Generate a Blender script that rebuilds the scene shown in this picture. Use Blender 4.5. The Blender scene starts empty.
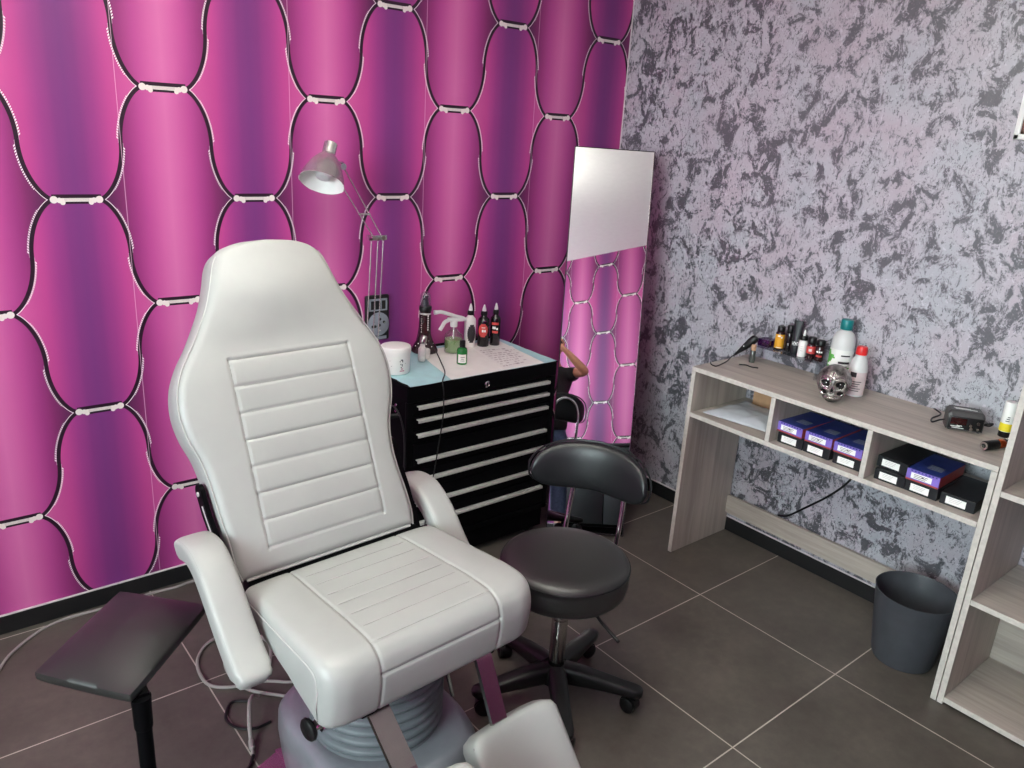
import bpy, bmesh, math, random
from mathutils import Vector, Matrix, noise
R = math.radians
sc = bpy.context.scene
COL = sc.collection
I4 = Matrix.Identity(4)
ROOT = {}          # object name -> inverse world matrix of the thing it belongs to

# ------------------------------------------------------------------ helpers
def lin(c):
    return tuple(((v/255.0)/12.92 if v/255.0 <= .04045 else ((v/255.0+.055)/1.055)**2.4) for v in c)

def tag(o, label=None, cat=None, group=None, kind=None):
    if label: o['label'] = label
    if cat: o['category'] = cat
    if group: o['group'] = group
    if kind: o['kind'] = kind
    return o

def thing(name, loc, label, cat, group=None, rz=0.0):
    o = bpy.data.objects.new(name, None)
    o.empty_display_size = .05
    COL.objects.link(o)
    m = Matrix.Translation(Vector(loc)) @ Matrix.Rotation(rz, 4, 'Z')
    o.matrix_world = m
    ROOT[o.name] = m.inverted()
    return tag(o, label, cat, group)

def obj(name, bm, mat, parent=None, M=None, loc=None, smooth=True, angle=40):
    """link the bmesh as ONE mesh object; coordinates are given in the world (after M)"""
    if M is not None: bm.transform(M)
    me = bpy.data.meshes.new(name)
    if parent is not None:
        bm.transform(ROOT[parent.name])
    elif loc is not None:
        bm.transform(Matrix.Translation(-Vector(loc)))
    bmesh.ops.recalc_face_normals(bm, faces=bm.faces)
    bm.to_mesh(me); bm.free()
    mats = mat if isinstance(mat, (list, tuple)) else [mat]
    for m_ in mats: me.materials.append(m_)
    if smooth:
        for p in me.polygons: p.use_smooth = True
        me.set_sharp_from_angle(angle=R(angle))
    o = bpy.data.objects.new(name, me)
    COL.objects.link(o)
    if parent is not None:
        o.parent = parent
        ROOT[o.name] = ROOT[parent.name]
    elif loc is not None:
        o.location = loc
        ROOT[o.name] = Matrix.Translation(Vector(loc)).inverted()
    else:
        ROOT[o.name] = I4
    return o

def B(): return bmesh.new()

def box(bm, lo, hi, bev=0.0, seg=2, M=None, mi=0):
    r = bmesh.ops.create_cube(bm, size=1.0)
    vs = r['verts']
    c = [(lo[i]+hi[i])/2 for i in range(3)]; s = [abs(hi[i]-lo[i]) for i in range(3)]
    for v in vs: v.co = Vector((c[0]+v.co.x*s[0], c[1]+v.co.y*s[1], c[2]+v.co.z*s[2]))
    fs = set(f for v in vs for f in v.link_faces)
    for f in fs: f.material_index = mi
    if bev > 0:
        es = list(set(e for v in vs for e in v.link_edges))
        rr = bmesh.ops.bevel(bm, geom=es, offset=min(bev, min(s)*.49), segments=seg, profile=.5, affect='EDGES')
        for f in rr['faces']: f.material_index = mi
        vs = list(set(v for f in rr['faces'] for v in f.verts) | set(v for v in vs if v.is_valid))
    if M is not None:
        for v in vs: v.co = M @ v.co
    return vs

def frame_z(d):
    d = Vector(d).normalized()
    a = Vector((0, 0, 1)) if abs(d.z) < .95 else Vector((1, 0, 0))
    x = a.cross(d).normalized(); y = d.cross(x)
    return x, y, d

def rings(bm, R_, cap=True, closed=False, mi=0):
    """loft: list of rings (each list of Vector)"""
    vr = [[bm.verts.new(p) for p in r] for r in R_]
    n = len(vr[0])
    m = len(vr)
    for i in range(m if closed else m-1):
        a, b = vr[i], vr[(i+1) % m]
        for j in range(n):
            f = bm.faces.new((a[j], a[(j+1) % n], b[(j+1) % n], b[j])); f.material_index = mi
    if cap and not closed:
        f = bm.faces.new(list(reversed(vr[0]))); f.material_index = mi
        f = bm.faces.new(vr[-1]); f.material_index = mi
    return vr

def circ(c, x, y, r, n, ry=None):
    ry = r if ry is None else ry
    return [Vector(c)+x*(r*math.cos(2*math.pi*k/n))+y*(ry*math.sin(2*math.pi*k/n)) for k in range(n)]

def cyl(bm, a, b, r, r2=None, n=24, bev=0.0, mi=0):
    a, b = Vector(a), Vector(b); r2 = r if r2 is None else r2
    x, y, d = frame_z(b-a)
    L = (b-a).length
    R_ = []
    if bev > 0:
        R_ = [circ(a, x, y, r-bev, n), circ(a+d*bev*.3, x, y, r-bev*.3, n), circ(a+d*bev, x, y, r, n),
              circ(b-d*bev, x, y, r2, n), circ(b-d*bev*.3, x, y, r2-bev*.3, n), circ(b, x, y, r2-bev, n)]
    else:
        R_ = [circ(a, x, y, r, n), circ(b, x, y, r2, n)]
    rings(bm, R_, mi=mi)

def lathe(bm, c, prof, n=32, axis=(0, 0, 1), cap=True, mi=0):
    """prof: list of (r, h) along axis from c"""
    x, y, d = frame_z(axis)
    c = Vector(c)
    rings(bm, [circ(c+d*h, x, y, max(r, 1e-4), n) for r, h in prof], cap=cap, mi=mi)

def smooth_path(pts, k=6, closed=False):
    P = [Vector(p) for p in pts]; n = len(P); out = []
    if n < 3: return P
    rng = n if closed else n-1
    for i in range(rng):
        p0 = P[(i-1) % n] if closed or i > 0 else P[0]*2-P[1]
        p1 = P[i]; p2 = P[(i+1) % n]
        p3 = P[(i+2) % n] if closed or i+2 < n else P[-1]*2-P[-2]
        for j in range(k):
            t = j/k
            out.append(.5*((2*p1)+(-p0+p2)*t+(2*p0-5*p1+4*p2-p3)*t*t+(-p0+3*p1-3*p2+p3)*t**3))
    if not closed: out.append(P[-1])
    return out

def tube(bm, pts, r, n=10, smooth=True, k=6, closed=False, mi=0, flat=None, rr=None):
    """sweep a circle (or ellipse r x flat) along points"""
    P = smooth_path(pts, k, closed) if smooth else [Vector(p) for p in pts]
    m = len(P); R_ = []
    t0 = (P[1]-P[0]).normalized()
    x, y, _ = frame_z(t0)
    for i in range(m):
        if closed: t = (P[(i+1) % m]-P[(i-1) % m]).normalized()
        else: t = (P[min(i+1, m-1)]-P[max(i-1, 0)]).normalized()
        x = (x-t*x.dot(t)).normalized(); y = t.cross(x)
        ri = r if rr is None else rr[min(int(i/(m-1)*(len(rr)-1)+1e-6), len(rr)-1)]
        R_.append(circ(P[i], x, y, ri, n, flat))
    rings(bm, R_, closed=closed, mi=mi)

def ribbon(bm, pts, side, w, h, mi=0, bev=0.0):
    """flat bar: rectangular section w (along side) x h along straight/curved points"""
    P = [Vector(p) for p in pts]; s = Vector(side).normalized(); R_ = []
    for i, p in enumerate(P):
        t = (P[min(i+1, len(P)-1)]-P[max(i-1, 0)]).normalized()
        nn = t.cross(s).normalized()
        a, b = s*w/2, nn*h/2
        R_.append([p-a-b, p+a-b, p+a+b, p-a+b])
    rings(bm, R_, mi=mi)

def interp(tab, x):
    if x <= tab[0][0]: return tab[0][1]
    for (a, va), (b, vb) in zip(tab, tab[1:]):
        if x <= b: return va+(vb-va)*(x-a)/(b-a)
    return tab[-1][1]

def sinterp(tab, x):
    """catmull-rom interpolation of a table"""
    n = len(tab)
    if x <= tab[0][0]: return tab[0][1]
    if x >= tab[-1][0]: return tab[-1][1]
    for i in range(n-1):
        if x <= tab[i+1][0]:
            x1, y1 = tab[i]; x2, y2 = tab[i+1]
            h = x2-x1; t = (x-x1)/h
            m1 = (y2-tab[i-1][1])/(x2-tab[i-1][0]) if i > 0 else (y2-y1)/h
            m2 = (tab[i+2][1]-y1)/(tab[i+2][0]-x1) if i+2 < n else (y2-y1)/h
            return (2*t**3-3*t*t+1)*y1+(t**3-2*t*t+t)*h*m1+(-2*t**3+3*t*t)*y2+(t**3-t*t)*h*m2

def patch(bm, c, r, z0, z1, a0, a1, n=14, mi=0):
    """part of a cylinder wall, for labels"""
    vs = []
    for k in range(n+1):
        a = a0+(a1-a0)*k/n
        vs.append((bm.verts.new((c[0]+r*math.cos(a), c[1]+r*math.sin(a), z0)), bm.verts.new((c[0]+r*math.cos(a), c[1]+r*math.sin(a), z1))))
    for (a, b), (d, e) in zip(vs, vs[1:]):
        f = bm.faces.new((a, d, e, b)); f.material_index = mi

def grid(bm, rows, mi=0, closed=False):
    vr = [[bm.verts.new(p) for p in r] for r in rows]
    for a, b in zip(vr, vr[1:]):
        n = len(a)
        for j in range(n if closed else n-1):
            f = bm.faces.new((a[j], a[(j+1) % n], b[(j+1) % n], b[j])); f.material_index = mi
    return vr

# ------------------------------------------------------------------ node helpers
class S:
    """a socket with arithmetic"""
    def __init__(s, nt, sock): s.nt, s.k = nt, sock
    def _m(s, op, *args, clamp=False):
        nd = s.nt.nodes.new('ShaderNodeMath'); nd.operation = op; nd.use_clamp = clamp
        for i, a in enumerate((s,)+args):
            if isinstance(a, S): s.nt.links.new(a.k, nd.inputs[i])
            else: nd.inputs[i].default_value = float(a)
        return S(s.nt, nd.outputs[0])
    def __add__(s, o): return s._m('ADD', o)
    __radd__ = __add__
    def __sub__(s, o): return s._m('SUBTRACT', o)
    def __rsub__(s, o): return (s*-1.0)+o
    def __mul__(s, o): return s._m('MULTIPLY', o)
    __rmul__ = __mul__
    def __truediv__(s, o): return s._m('DIVIDE', o)
    def lt(s, o): return s._m('LESS_THAN', o)
    def gt(s, o): return s._m('GREATER_THAN', o)
    def ping(s, o=1.0): return s._m('PINGPONG', o)
    def pw(s, o): return s._m('POWER', o)
    def sqrt(s): return s._m('SQRT')
    def abs(s): return s._m('ABSOLUTE')
    def fr(s): return s._m('FRACT')
    def rnd(s): return s._m('ROUND')
    def mn(s, o): return s._m('MINIMUM', o)
    def mx(s, o): return s._m('MAXIMUM', o)
    def clamp(s): return s._m('ADD', 0.0, clamp=True)
    def pick(s, a, b):   # s ? a : b
        return s*a+(1.0-s)*b

def newmat(name):
    m = bpy.data.materials.new(name); m.use_nodes = True
    nt = m.node_tree
    return m, nt, nt.nodes['Principled BSDF']

def ramp(nt, fac, stops, interp_='LINEAR'):
    nd = nt.nodes.new('ShaderNodeValToRGB'); cr = nd.color_ramp; cr.interpolation = interp_
    while len(cr.elements) < len(stops): cr.elements.new(.5)
    for e, (p, c) in zip(cr.elements, stops):
        e.position = p; e.color = (*lin(c), 1)
    nt.links.new(fac.k if isinstance(fac, S) else fac, nd.inputs[0])
    return nd.outputs[0]

def mixc(nt, fac, a, b):
    nd = nt.nodes.new('ShaderNodeMix'); nd.data_type = 'RGBA'
    for sck, v in ((nd.inputs[0], fac), (nd.inputs[6], a), (nd.inputs[7], b)):
        if isinstance(v, S): nt.links.new(v.k, sck)
        elif isinstance(v, bpy.types.NodeSocket): nt.links.new(v, sck)
        elif isinstance(v, (int, float)): sck.default_value = v
        else: sck.default_value = (*lin(v), 1)
    return nd.outputs[2]

def position(nt):
    g = nt.nodes.new('ShaderNodeNewGeometry'); sp = nt.nodes.new('ShaderNodeSeparateXYZ')
    nt.links.new(g.outputs['Position'], sp.inputs[0])
    return S(nt, sp.outputs[0]), S(nt, sp.outputs[1]), S(nt, sp.outputs[2]), g.outputs['Position']

def mapped(nt, vec, scale):
    mp = nt.nodes.new('ShaderNodeMapping'); mp.inputs['Scale'].default_value = scale
    nt.links.new(vec, mp.inputs[0]); return mp.outputs[0]

def nz(nt, vec, scale, detail=4, rough=.55, dist=0.0):
    n = nt.nodes.new('ShaderNodeTexNoise')
    n.inputs['Scale'].default_value = scale; n.inputs['Detail'].default_value = detail
    n.inputs['Roughness'].default_value = rough; n.inputs['Distortion'].default_value = dist
    nt.links.new(vec, n.inputs['Vector'])
    return S(nt, n.outputs[0])

def bump(nt, bsdf, h, strength=.2, dist=.002):
    b = nt.nodes.new('ShaderNodeBump'); b.inputs['Strength'].default_value = strength
    b.inputs['Distance'].default_value = dist
    nt.links.new(h.k if isinstance(h, S) else h, b.inputs['Height']); nt.links.new(b.outputs[0], bsdf.inputs['Normal'])

def pm(name, col, rough=.5, metal=0.0, var=0.0, vscale=20, bmp=0.0, bscale=200, trans=0.0, ior=1.45, alpha=1.0, coat=0.0, spec=.5, sheen=0):
    """procedural plain material: colour with slight noise, optional grain bump"""
    m, nt, b = newmat(name)
    b.inputs['Roughness'].default_value = rough; b.inputs['Metallic'].default_value = metal
    b.inputs['IOR'].default_value = ior; b.inputs['Transmission Weight'].default_value = trans
    b.inputs['Coat Weight'].default_value = coat; b.inputs['Alpha'].default_value = alpha
    b.inputs['Specular IOR Level'].default_value = spec
    tc = nt.nodes.new('ShaderNodeTexCoord')
    if var > 0:
        n = nz(nt, tc.outputs['Object'], vscale, 4, .6)
        lo = tuple(max(0, c*(1-var)) for c in col); hi = tuple(min(255, c*(1+var)) for c in col)
        nt.links.new(ramp(nt, n, [(.3, lo), (.7, hi)]), b.inputs['Base Color'])
    else:
        b.inputs['Base Color'].default_value = (*lin(col), 1)
    if bmp > 0:
        bump(nt, b, nz(nt, tc.outputs['Object'], bscale, 3, .6), bmp, .001)
    return m

def clear_mat(name, tint=(255, 255, 255), rough=.05, refl=.12):
    """thin clear plastic or glass sheet: see-through with a reflection"""
    m = bpy.data.materials.new(name); m.use_nodes = True; nt = m.node_tree
    nt.nodes.clear()
    out = nt.nodes.new('ShaderNodeOutputMaterial'); mx = nt.nodes.new('ShaderNodeMixShader')
    tr = nt.nodes.new('ShaderNodeBsdfTransparent'); gl = nt.nodes.new('ShaderNodeBsdfGlossy')
    lw = nt.nodes.new('ShaderNodeLayerWeight'); lw.inputs[0].default_value = .25
    tr.inputs[0].default_value = (*lin(tint), 1); gl.inputs['Roughness'].default_value = rough
    f = S(nt, lw.outputs['Facing'])*.6+refl
    nt.links.new(f.clamp().k, mx.inputs[0]); nt.links.new(tr.outputs[0], mx.inputs[1]); nt.links.new(gl.outputs[0], mx.inputs[2])
    nt.links.new(mx.outputs[0], out.inputs[0])
    return m

# ------------------------------------------------------------------ surface materials
PA, PB, PD = .29047, .71224, .067       # wallpaper: column spacing, vertical repeat, half clasp
def wallpaper(name, x0, z0):
    m, nt, b = newmat(name)
    X, Y, Z, P = position(nt)
    u = (X-x0)/PA
    v = (Z*-1.0+z0)/(PB/2)
    p = u.ping(1.0)
    s = (v-1.0).ping(1.0)
    own_even = s.lt(.5)
    p2 = own_even.pick(p, 1.0-p)
    sg = s.mn(1.0-s)*2.0
    k = PD/PA
    one = 1.0-sg
    g = (1.0-one*one).mx(0.0).pw(.67)
    w0 = g*(.5-k)+k
    Dx = (p2-w0)*PA
    gp = ((p2-k)/(.5-k)).clamp()
    tau = 1.0-(1.0-gp.pw(1.4925)).mx(0.0).sqrt()
    Dz = (tau-sg)*(PB/4)+(p2-.5).mx(0.0)*3.0-(k-p2).mx(0.0)*3.0
    dist = Dx*Dz.abs()/((Dx*Dx+Dz*Dz)+1e-9).sqrt()
    inside = p2.lt(w0)
    same = (own_even-inside).abs().lt(.5)      # point belongs to an even (purple hearted) column
    even = ramp(nt, p, [(0, (118, 52, 118)), (.12, (125, 52, 119)), (.26, (149, 56, 127)), (.42, (181, 67, 137)), (.6, (196, 82, 147)), (.8, (203, 99, 157))])
    odd = ramp(nt, 1.0-p, [(0, (204, 106, 163)), (.12, (197, 94, 155)), (.26, (178, 72, 140)), (.4, (151, 53, 120)), (.52, (124, 42, 99)), (.65, (93, 35, 80)), (.8, (76, 31, 66))])
    base = mixc(nt, same, odd, even)
    # black belt with its beaded edge on the outer side of every bend
    belt = dist.abs().lt(.0062)
    along = p2*PA+sg*(PB/4)
    tick = (along/.0092).fr().lt(.55)
    mid = sg.gt(.16)*sg.lt(.93)
    bead = dist.gt(.0068)*dist.lt(.0118)*tick*mid
    line = dist.gt(.0066)*dist.lt(.0086)*sg.lt(.17)
    lineb = dist.gt(.0062)*dist.lt(.0074)
    c1 = mixc(nt, belt, base, (38, 14, 34))
    c1 = mixc(nt, lineb*.55, c1, (235, 215, 228))
    c1 = mixc(nt, (bead+line).clamp(), c1, (246, 240, 240))
    # clasp
    lx = p2*PA
    ly = (v-v.rnd())*(-PB/2)
    near = sg.lt(.3)
    bandu = lx.lt(.071)*ly.gt(.003)*ly.lt(.0165)
    bandl = lx.lt(.045)*ly.lt(-.003)*ly.gt(-.0135)
    bx = lx-.0655
    ball = (bx*bx+ly*ly).lt(.0113**2)
    fx = lx-.041; fy = ly+.009
    foot = (fx*fx+fy*fy).lt(.0075**2)
    gx = lx-.05; gy = ly+.002
    knuck = (gx*gx+gy*gy).lt(.0085**2)
    bar = lx.lt(.06)*(ly+.0005).abs().lt(.0055)
    groove = lx.lt(.036)*((ly*300.0).fr().lt(.3))*(ly.abs().lt(.0045))
    c2 = mixc(nt, ((bandu+bandl).clamp())*near, c1, (36, 13, 32))
    bone = (ball+foot+knuck+bar).clamp()*near
    c2 = mixc(nt, bone, c2, (232, 222, 216))
    c2 = mixc(nt, groove*near*.7, c2, (120, 100, 105))
    # pale paper joint every second column
    jx = ((u-.5)/2.0)
    jd = (jx-jx.rnd()).abs()*(2*PA)
    c3 = mixc(nt, jd.lt(.0011)*.55, c2, (238, 190, 218))
    nt.links.new(c3, b.inputs['Base Color'])
    b.inputs['Roughness'].default_value = .5
    b.inputs['Specular IOR Level'].default_value = .35
    bump(nt, b, nz(nt, P, 260, 2, .5), .04, .001)
    return m

def stone_paper():
    m, nt, b = newmat('mottled_grey_paper')
    X, Y, Z, P = position(nt)
    pv = mapped(nt, P, (1, 1.1, .95))
    big = nz(nt, pv, 2.6, 2, .5)
    n1 = nz(nt, pv, 11, 11, .72, .7)
    n2 = nz(nt, mapped(nt, P, (1.1, 1.3, .8)), 30, 7, .74, 1.2)
    n3 = nz(nt, mapped(nt, P, (1, 1.5, .8)), 90, 3, .65, .8)
    t = n1*.82+n2*.26+(big-.5)*.20
    dark = ((t-.571)/.014).clamp()
    mid = ((t-.537)/.014).clamp()
    tint = ramp(nt, nz(nt, pv, 3.6, 3, .55), [(.38, (176, 167, 176)), (.5, (180, 176, 184)), (.62, (173, 175, 182))])
    midc = ramp(nt, n3, [(.40, (122, 118, 126)), (.58, (168, 164, 172))])
    drk = ramp(nt, n2, [(.35, (48, 49, 56)), (.62, (72, 72, 79))])
    c = mixc(nt, mid*.8, tint, midc)
    c = mixc(nt, dark*.92, c, drk)
    fleck = ((n2*.60+n3*.46-.580)/.016).clamp()
    c = mixc(nt, fleck*.85, c, (70, 70, 78))
    hi = ((nz(nt, pv, 44, 6, .75, 1.4)-.59)/.02).clamp()
    c = mixc(nt, hi*.6, c, (210, 207, 216))
    nt.links.new(c, b.inputs['Base Color'])
    b.inputs['Roughness'].default_value = .40
    b.inputs['Specular IOR Level'].default_value = 1.0
    b.inputs['Coat Weight'].default_value = .3; b.inputs['Coat Roughness'].default_value = .46; b.inputs['Coat IOR'].default_value = 1.9
    bump(nt, b, n2, .18, .002)
    return m

def tile_floor():
    m, nt, b = newmat('dark_stone_tiles')
    X, Y, Z, P = position(nt)
    tx, ty, T = -.56668, -.63488, .6
    fx = (X-tx)/T; fy = (Y-ty)/T
    gx = (fx-fx.rnd()).abs()*T; gy = (fy-fy.rnd()).abs()*T
    gro = gx.mn(gy).lt(.0021)
    n = nz(nt, P, 3.5, 5, .6); n2 = nz(nt, P, 26, 4, .65)
    c = ramp(nt, n*.65+n2*.35, [(.36, (76, 70, 65)), (.52, (87, 81, 75)), (.66, (98, 91, 84))])
    c = mixc(nt, gro, c, (186, 178, 168))
    nt.links.new(c, b.inputs['Base Color'])
    rr = n2*.12+.36
    nt.links.new((gro*.35+rr).k, b.inputs['Roughness'])
    b.inputs['Specular IOR Level'].default_value = .42
    bump(nt, b, n2*.3+(1.0-gro)*.7, .15, .002)
    return m

def oak(name, axis, col=((150, 140, 132), (172, 162, 153), (188, 178, 168))):
    m, nt, b = newmat(name)
    X, Y, Z, P = position(nt)
    sc_ = {'x': (1.2, 26, 26), 'y': (26, 1.2, 26), 'z': (26, 26, 1.2)}[axis]
    n = nz(nt, mapped(nt, P, sc_), 1.0, 5, .62, .6)
    n2 = nz(nt, mapped(nt, P, tuple(v*4 for v in sc_)), 1.0, 3, .6, .2)
    n3 = nz(nt, mapped(nt, P, tuple(v*.22 for v in sc_)), 1.0, 3, .6, .4)
    c = ramp(nt, n*.5+n2*.2+n3*.3, [(.36, col[0]), (.5, col[1]), (.63, col[2])])
    nt.links.new(c, b.inputs['Base Color'])
    b.inputs['Roughness'].default_value = .5
    bump(nt, b, n2, .08, .001)
    return m

M = {}
M['paper_back'] = wallpaper('purple_wallpaper_back', -2.46715, 1.83208)
M['paper_front'] = wallpaper('purple_wallpaper_front', -2.80653, 2.346)
M['stone'] = stone_paper()
M['tiles'] = tile_floor()
M['white_paint'] = pm('white_paint', (242, 242, 240), .75, var=.01, bmp=.05)
M['skirting'] = pm('black_tile_skirting', (24, 24, 25), .45, var=.08, vscale=8)
M['sealant'] = pm('pale_sealant', (205, 196, 198), .6, var=.05)
M['oak_y'] = oak('grey_oak_lengthways', 'y'); M['oak_z'] = oak('grey_oak_upright', 'z'); M['oak_x'] = oak('grey_oak_deep', 'x')
M['oak_edge'] = pm('grey_oak_edging', (198, 192, 184), .5, var=.05, vscale=60)
M['black_metal'] = pm('black_enamel', (8, 8, 10), .5, var=.1, vscale=4, spec=.06)
M['black_edge'] = pm('black_enamel_edge', (26, 25, 28), .35, var=.1)
M['alu'] = pm('brushed_aluminium', (222, 221, 217), .34, metal=.35, var=.04, vscale=90)
M['chrome'] = pm('chrome', (215, 214, 214), .08, metal=1.0, var=.02)
M['chrome_dull'] = pm('satin_chrome', (176, 172, 168), .2, metal=1.0, var=.03)
M['lamp_metal'] = pm('nickel_lamp_metal', (205, 202, 198), .27, metal=.85, var=.03)
M['rubber'] = pm('black_rubber', (18, 18, 19), .6, var=.1)
M['black_plastic'] = pm('black_plastic', (13, 13, 14), .42, var=.1, bmp=.05)
M['dark_grey_plastic'] = pm('charcoal_plastic', (64, 66, 71), .42, var=.05, bmp=.1, bscale=500)
M['leather'] = pm('pale_grey_upholstery', (157, 157, 154), .42, var=.02, vscale=5, bmp=.12, bscale=420)
M['piping'] = pm('grey_piping', (176, 174, 171), .5, var=.03)
M['thread'] = pm('grey_thread', (124, 122, 119), .7, var=.05)
M['black_vinyl'] = pm('black_vinyl', (20, 21, 23), .40, var=.06, vscale=6, bmp=.1, bscale=500)
M['stool_vinyl'] = pm('black_stool_vinyl', (33, 33, 32), .42, var=.06, vscale=6, bmp=.1, bscale=500, spec=.9)
M['bellows'] = pm('grey_rubber_bellows', (98, 104, 108), .5, var=.05)
M['base_paint'] = pm('silver_grey_base_paint', (138, 140, 146), .3, metal=.25, var=.03, coat=.3)
M['wht'] = pm('white_plastic', (244, 243, 238), .4, var=.01)
M['paper_white'] = pm('white_paper', (246, 246, 240), .8, var=.015, bmp=.15, bscale=60)
M['paper_blue'] = pm('pale_blue_liner', (176, 218, 222), .7, var=.03, bmp=.2, bscale=40)
M['print'] = pm('faded_print', (200, 192, 192), .8, var=.1)
M['print_dark'] = pm('dark_print', (48, 44, 48), .7, var=.1)
M['print_pink'] = pm('pink_print', (196, 120, 140), .7, var=.1)
M['clear'] = clear_mat('clear_plastic', (246, 248, 250))
M['clear_glass'] = clear_mat('clear_glass', (240, 244, 244), .02, .06)
M['milky'] = pm('milky_plastic', (226, 226, 224), .35, var=.02, trans=.15, alpha=1)
M['dark_bottle'] = pm('black_ink_bottle', (24, 18, 22), .16, var=.1, coat=.3)
M['amber_bottle'] = pm('brown_black_bottle', (48, 24, 26), .15, var=.1, coat=.3)
M['red_label'] = pm('red_label', (198, 70, 66), .5, var=.05)
M['orange_label'] = pm('orange_label', (226, 160, 44), .5, var=.05)
M['white_label'] = pm('white_label', (243, 243, 238), .55, var=.01)
M['green_liquid'] = pm('pale_green_liquid', (150, 182, 120), .12, var=.05, coat=.4)
M['green_glass'] = pm('green_bottle', (34, 120, 52), .2, var=.1, coat=.3)
M['green_label'] = pm('green_label', (96, 176, 80), .5, var=.06)
M['teal'] = pm('teal_cap', (18, 116, 118), .35, var=.05)
M['red'] = pm('red_cap', (212, 44, 44), .35, var=.05)
M['yellow'] = pm('yellow_label', (236, 214, 46), .5, var=.04)
M['pinkish'] = pm('pale_pink_label', (222, 204, 204), .55, var=.05)
M['silver'] = pm('antique_silver', (128, 124, 120), .42, metal=.9, var=.5, vscale=38, bmp=.35, bscale=70)
M['patina'] = pm('dark_patina', (44, 42, 42), .45, metal=.7, var=.2, vscale=60)
M['bright_silver'] = pm('bright_silver', (226, 224, 220), .22, metal=1.0, var=.05)
M['copper'] = pm('copper_anodised', (196, 92, 44), .25, metal=.9, var=.05)
M['purple_card'] = pm('violet_card', (124, 104, 190), .45, var=.05)
M['blue_card'] = pm('navy_card', (36, 52, 120), .4, var=.12, vscale=25)
M['red_card'] = pm('brick_red_card', (158, 66, 62), .45, var=.1, vscale=25)
M['black_card'] = pm('black_card', (26, 27, 31), .45, var=.06)
M['cord_grey'] = pm('grey_cord', (152, 146, 142), .5, var=.05)
M['cord_black'] = pm('black_cord', (20, 19, 21), .45, var=.05)
M['purple_clear'] = clear_mat('violet_clear_plastic', (176, 120, 190), .1, .1)
M['bag'] = pm('frosted_bag', (222, 226, 232), .3, var=.03, alpha=.62, coat=.5)
M['grey_dial'] = pm('grey_dial', (128, 132, 142), .4, var=.04)
M['dark_screen'] = pm('dark_red_screen', (44, 16, 16), .15, var=.1)
M['skin'] = pm('skin', (196, 142, 112), .5, var=.05, vscale=14)
M['hair'] = pm('dark_hair', (38, 28, 24), .55, var=.2, vscale=60)
M['tshirt'] = pm('black_cotton', (20, 20, 22), .85, var=.1, bmp=.2)
M['denim'] = pm('blue_denim', (66, 84, 112), .8, var=.12, vscale=40, bmp=.2)
M['shoe'] = pm('dark_shoe', (36, 34, 34), .5, var=.1)
M['purple_print'] = pm('magenta_print', (170, 60, 130), .5, var=.1, vscale=14)

# ------------------------------------------------------------------ room
W, D, H = 5.3, 3.994, 2.83
def slab(name, lo, hi, mat, kind='structure'):
    bm = B(); box(bm, lo, hi)
    o = obj(name, bm, mat, loc=[(lo[i]+hi[i])/2 for i in range(3)], smooth=False)
    o['kind'] = kind
    return o
slab('floor', (-W-.1, -D-.1, -.1), (.1, .1, 0), M['tiles'])
slab('ceiling', (-W-.1, -D-.1, H), (.1, .1, H+.1), M['white_paint'])
slab('wall_back', (-W-.1, 0, 0), (.1, .1, H), M['paper_back'])
slab('wall_right', (0, -D-.1, 0), (.1, 0, H), M['stone'])
slab('wall_front', (-W-.1, -D-.1, 0), (0, -D, H), M['paper_front'])
# left wall around a wide shop window
wy0, wy1, wz0, wz1 = -3.90, -1.80, 1.15, 2.70
bm = B()
box(bm, (-W-.1, -D, 0), (-W, wy0, H)); box(bm, (-W-.1, wy1, 0), (-W, 0, H)); box(bm, (-W-.1, wy0, wz1), (-W, wy1, H)); box(bm, (-W-.1, wy0, 0), (-W, wy1, wz0))
o = obj('wall_left', bm, M['white_paint'], loc=(-W, -D/2, H/2), smooth=False); o['kind'] = 'structure'
bm = B()
for lo, hi in (((-W-.08, wy0, wz0), (-W-.02, wy0+.06, wz1)), ((-W-.08, wy1-.06, wz0), (-W-.02, wy1, wz1)), ((-W-.08, wy0, wz1-.06), (-W-.02, wy1, wz1)), ((-W-.08, -2.88, wz0), (-W-.02, -2.82, wz1)), ((-W-.08, wy0, wz0), (-W-.02, wy1, wz0+.06))):
    box(bm, lo, hi, .004)
dr = obj('window_1', bm, M['alu'], loc=(-W-.05, (wy0+wy1)/2, wz0), smooth=False); dr['kind'] = 'structure'
for y0, y1 in ((wy0+.06, -2.88), (-2.82, wy1-.06)):
    bm = B(); box(bm, (-W-.054, y0, wz0+.06), (-W-.048, y1, wz1-.06))
    obj('window_pane', bm, M['clear_glass'], dr, smooth=False)
bm = B(); box(bm, (-W-.02, wy0-.03, wz0-.03), (-W+.10, wy1+.03, wz0), .004); obj('window_sill', bm, M['wht'], dr, smooth=False)
# skirting with a pale joint on top
HB = .069
def skirting(name, lo, hi):
    bm = B(); box(bm, lo, hi, .0015, 1)
    o = obj(name, bm, M['skirting'], loc=[(lo[0]+hi[0])/2, (lo[1]+hi[1])/2, 0], smooth=False); o['kind'] = 'structure'
    bm = B()
    box(bm, (lo[0], lo[1], HB-.0005), (hi[0], hi[1], HB+.004), .001, 1)
    obj('skirting_joint', bm, M['sealant'], o, smooth=False)
skirting('baseboard_back', (-W, -.009, 0), (-.009, 0, HB))
skirting('baseboard_right', (-.009, -D, 0), (0, 0, HB))
skirting('baseboard_front', (-W, -D, 0), (-.009, -D+.009, HB))
for nm, y0, y1 in (('baseboard_left', -D+.009, -.009),):
    skirting(nm, (-W, y0, 0), (-W+.009, y1, HB))
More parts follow.
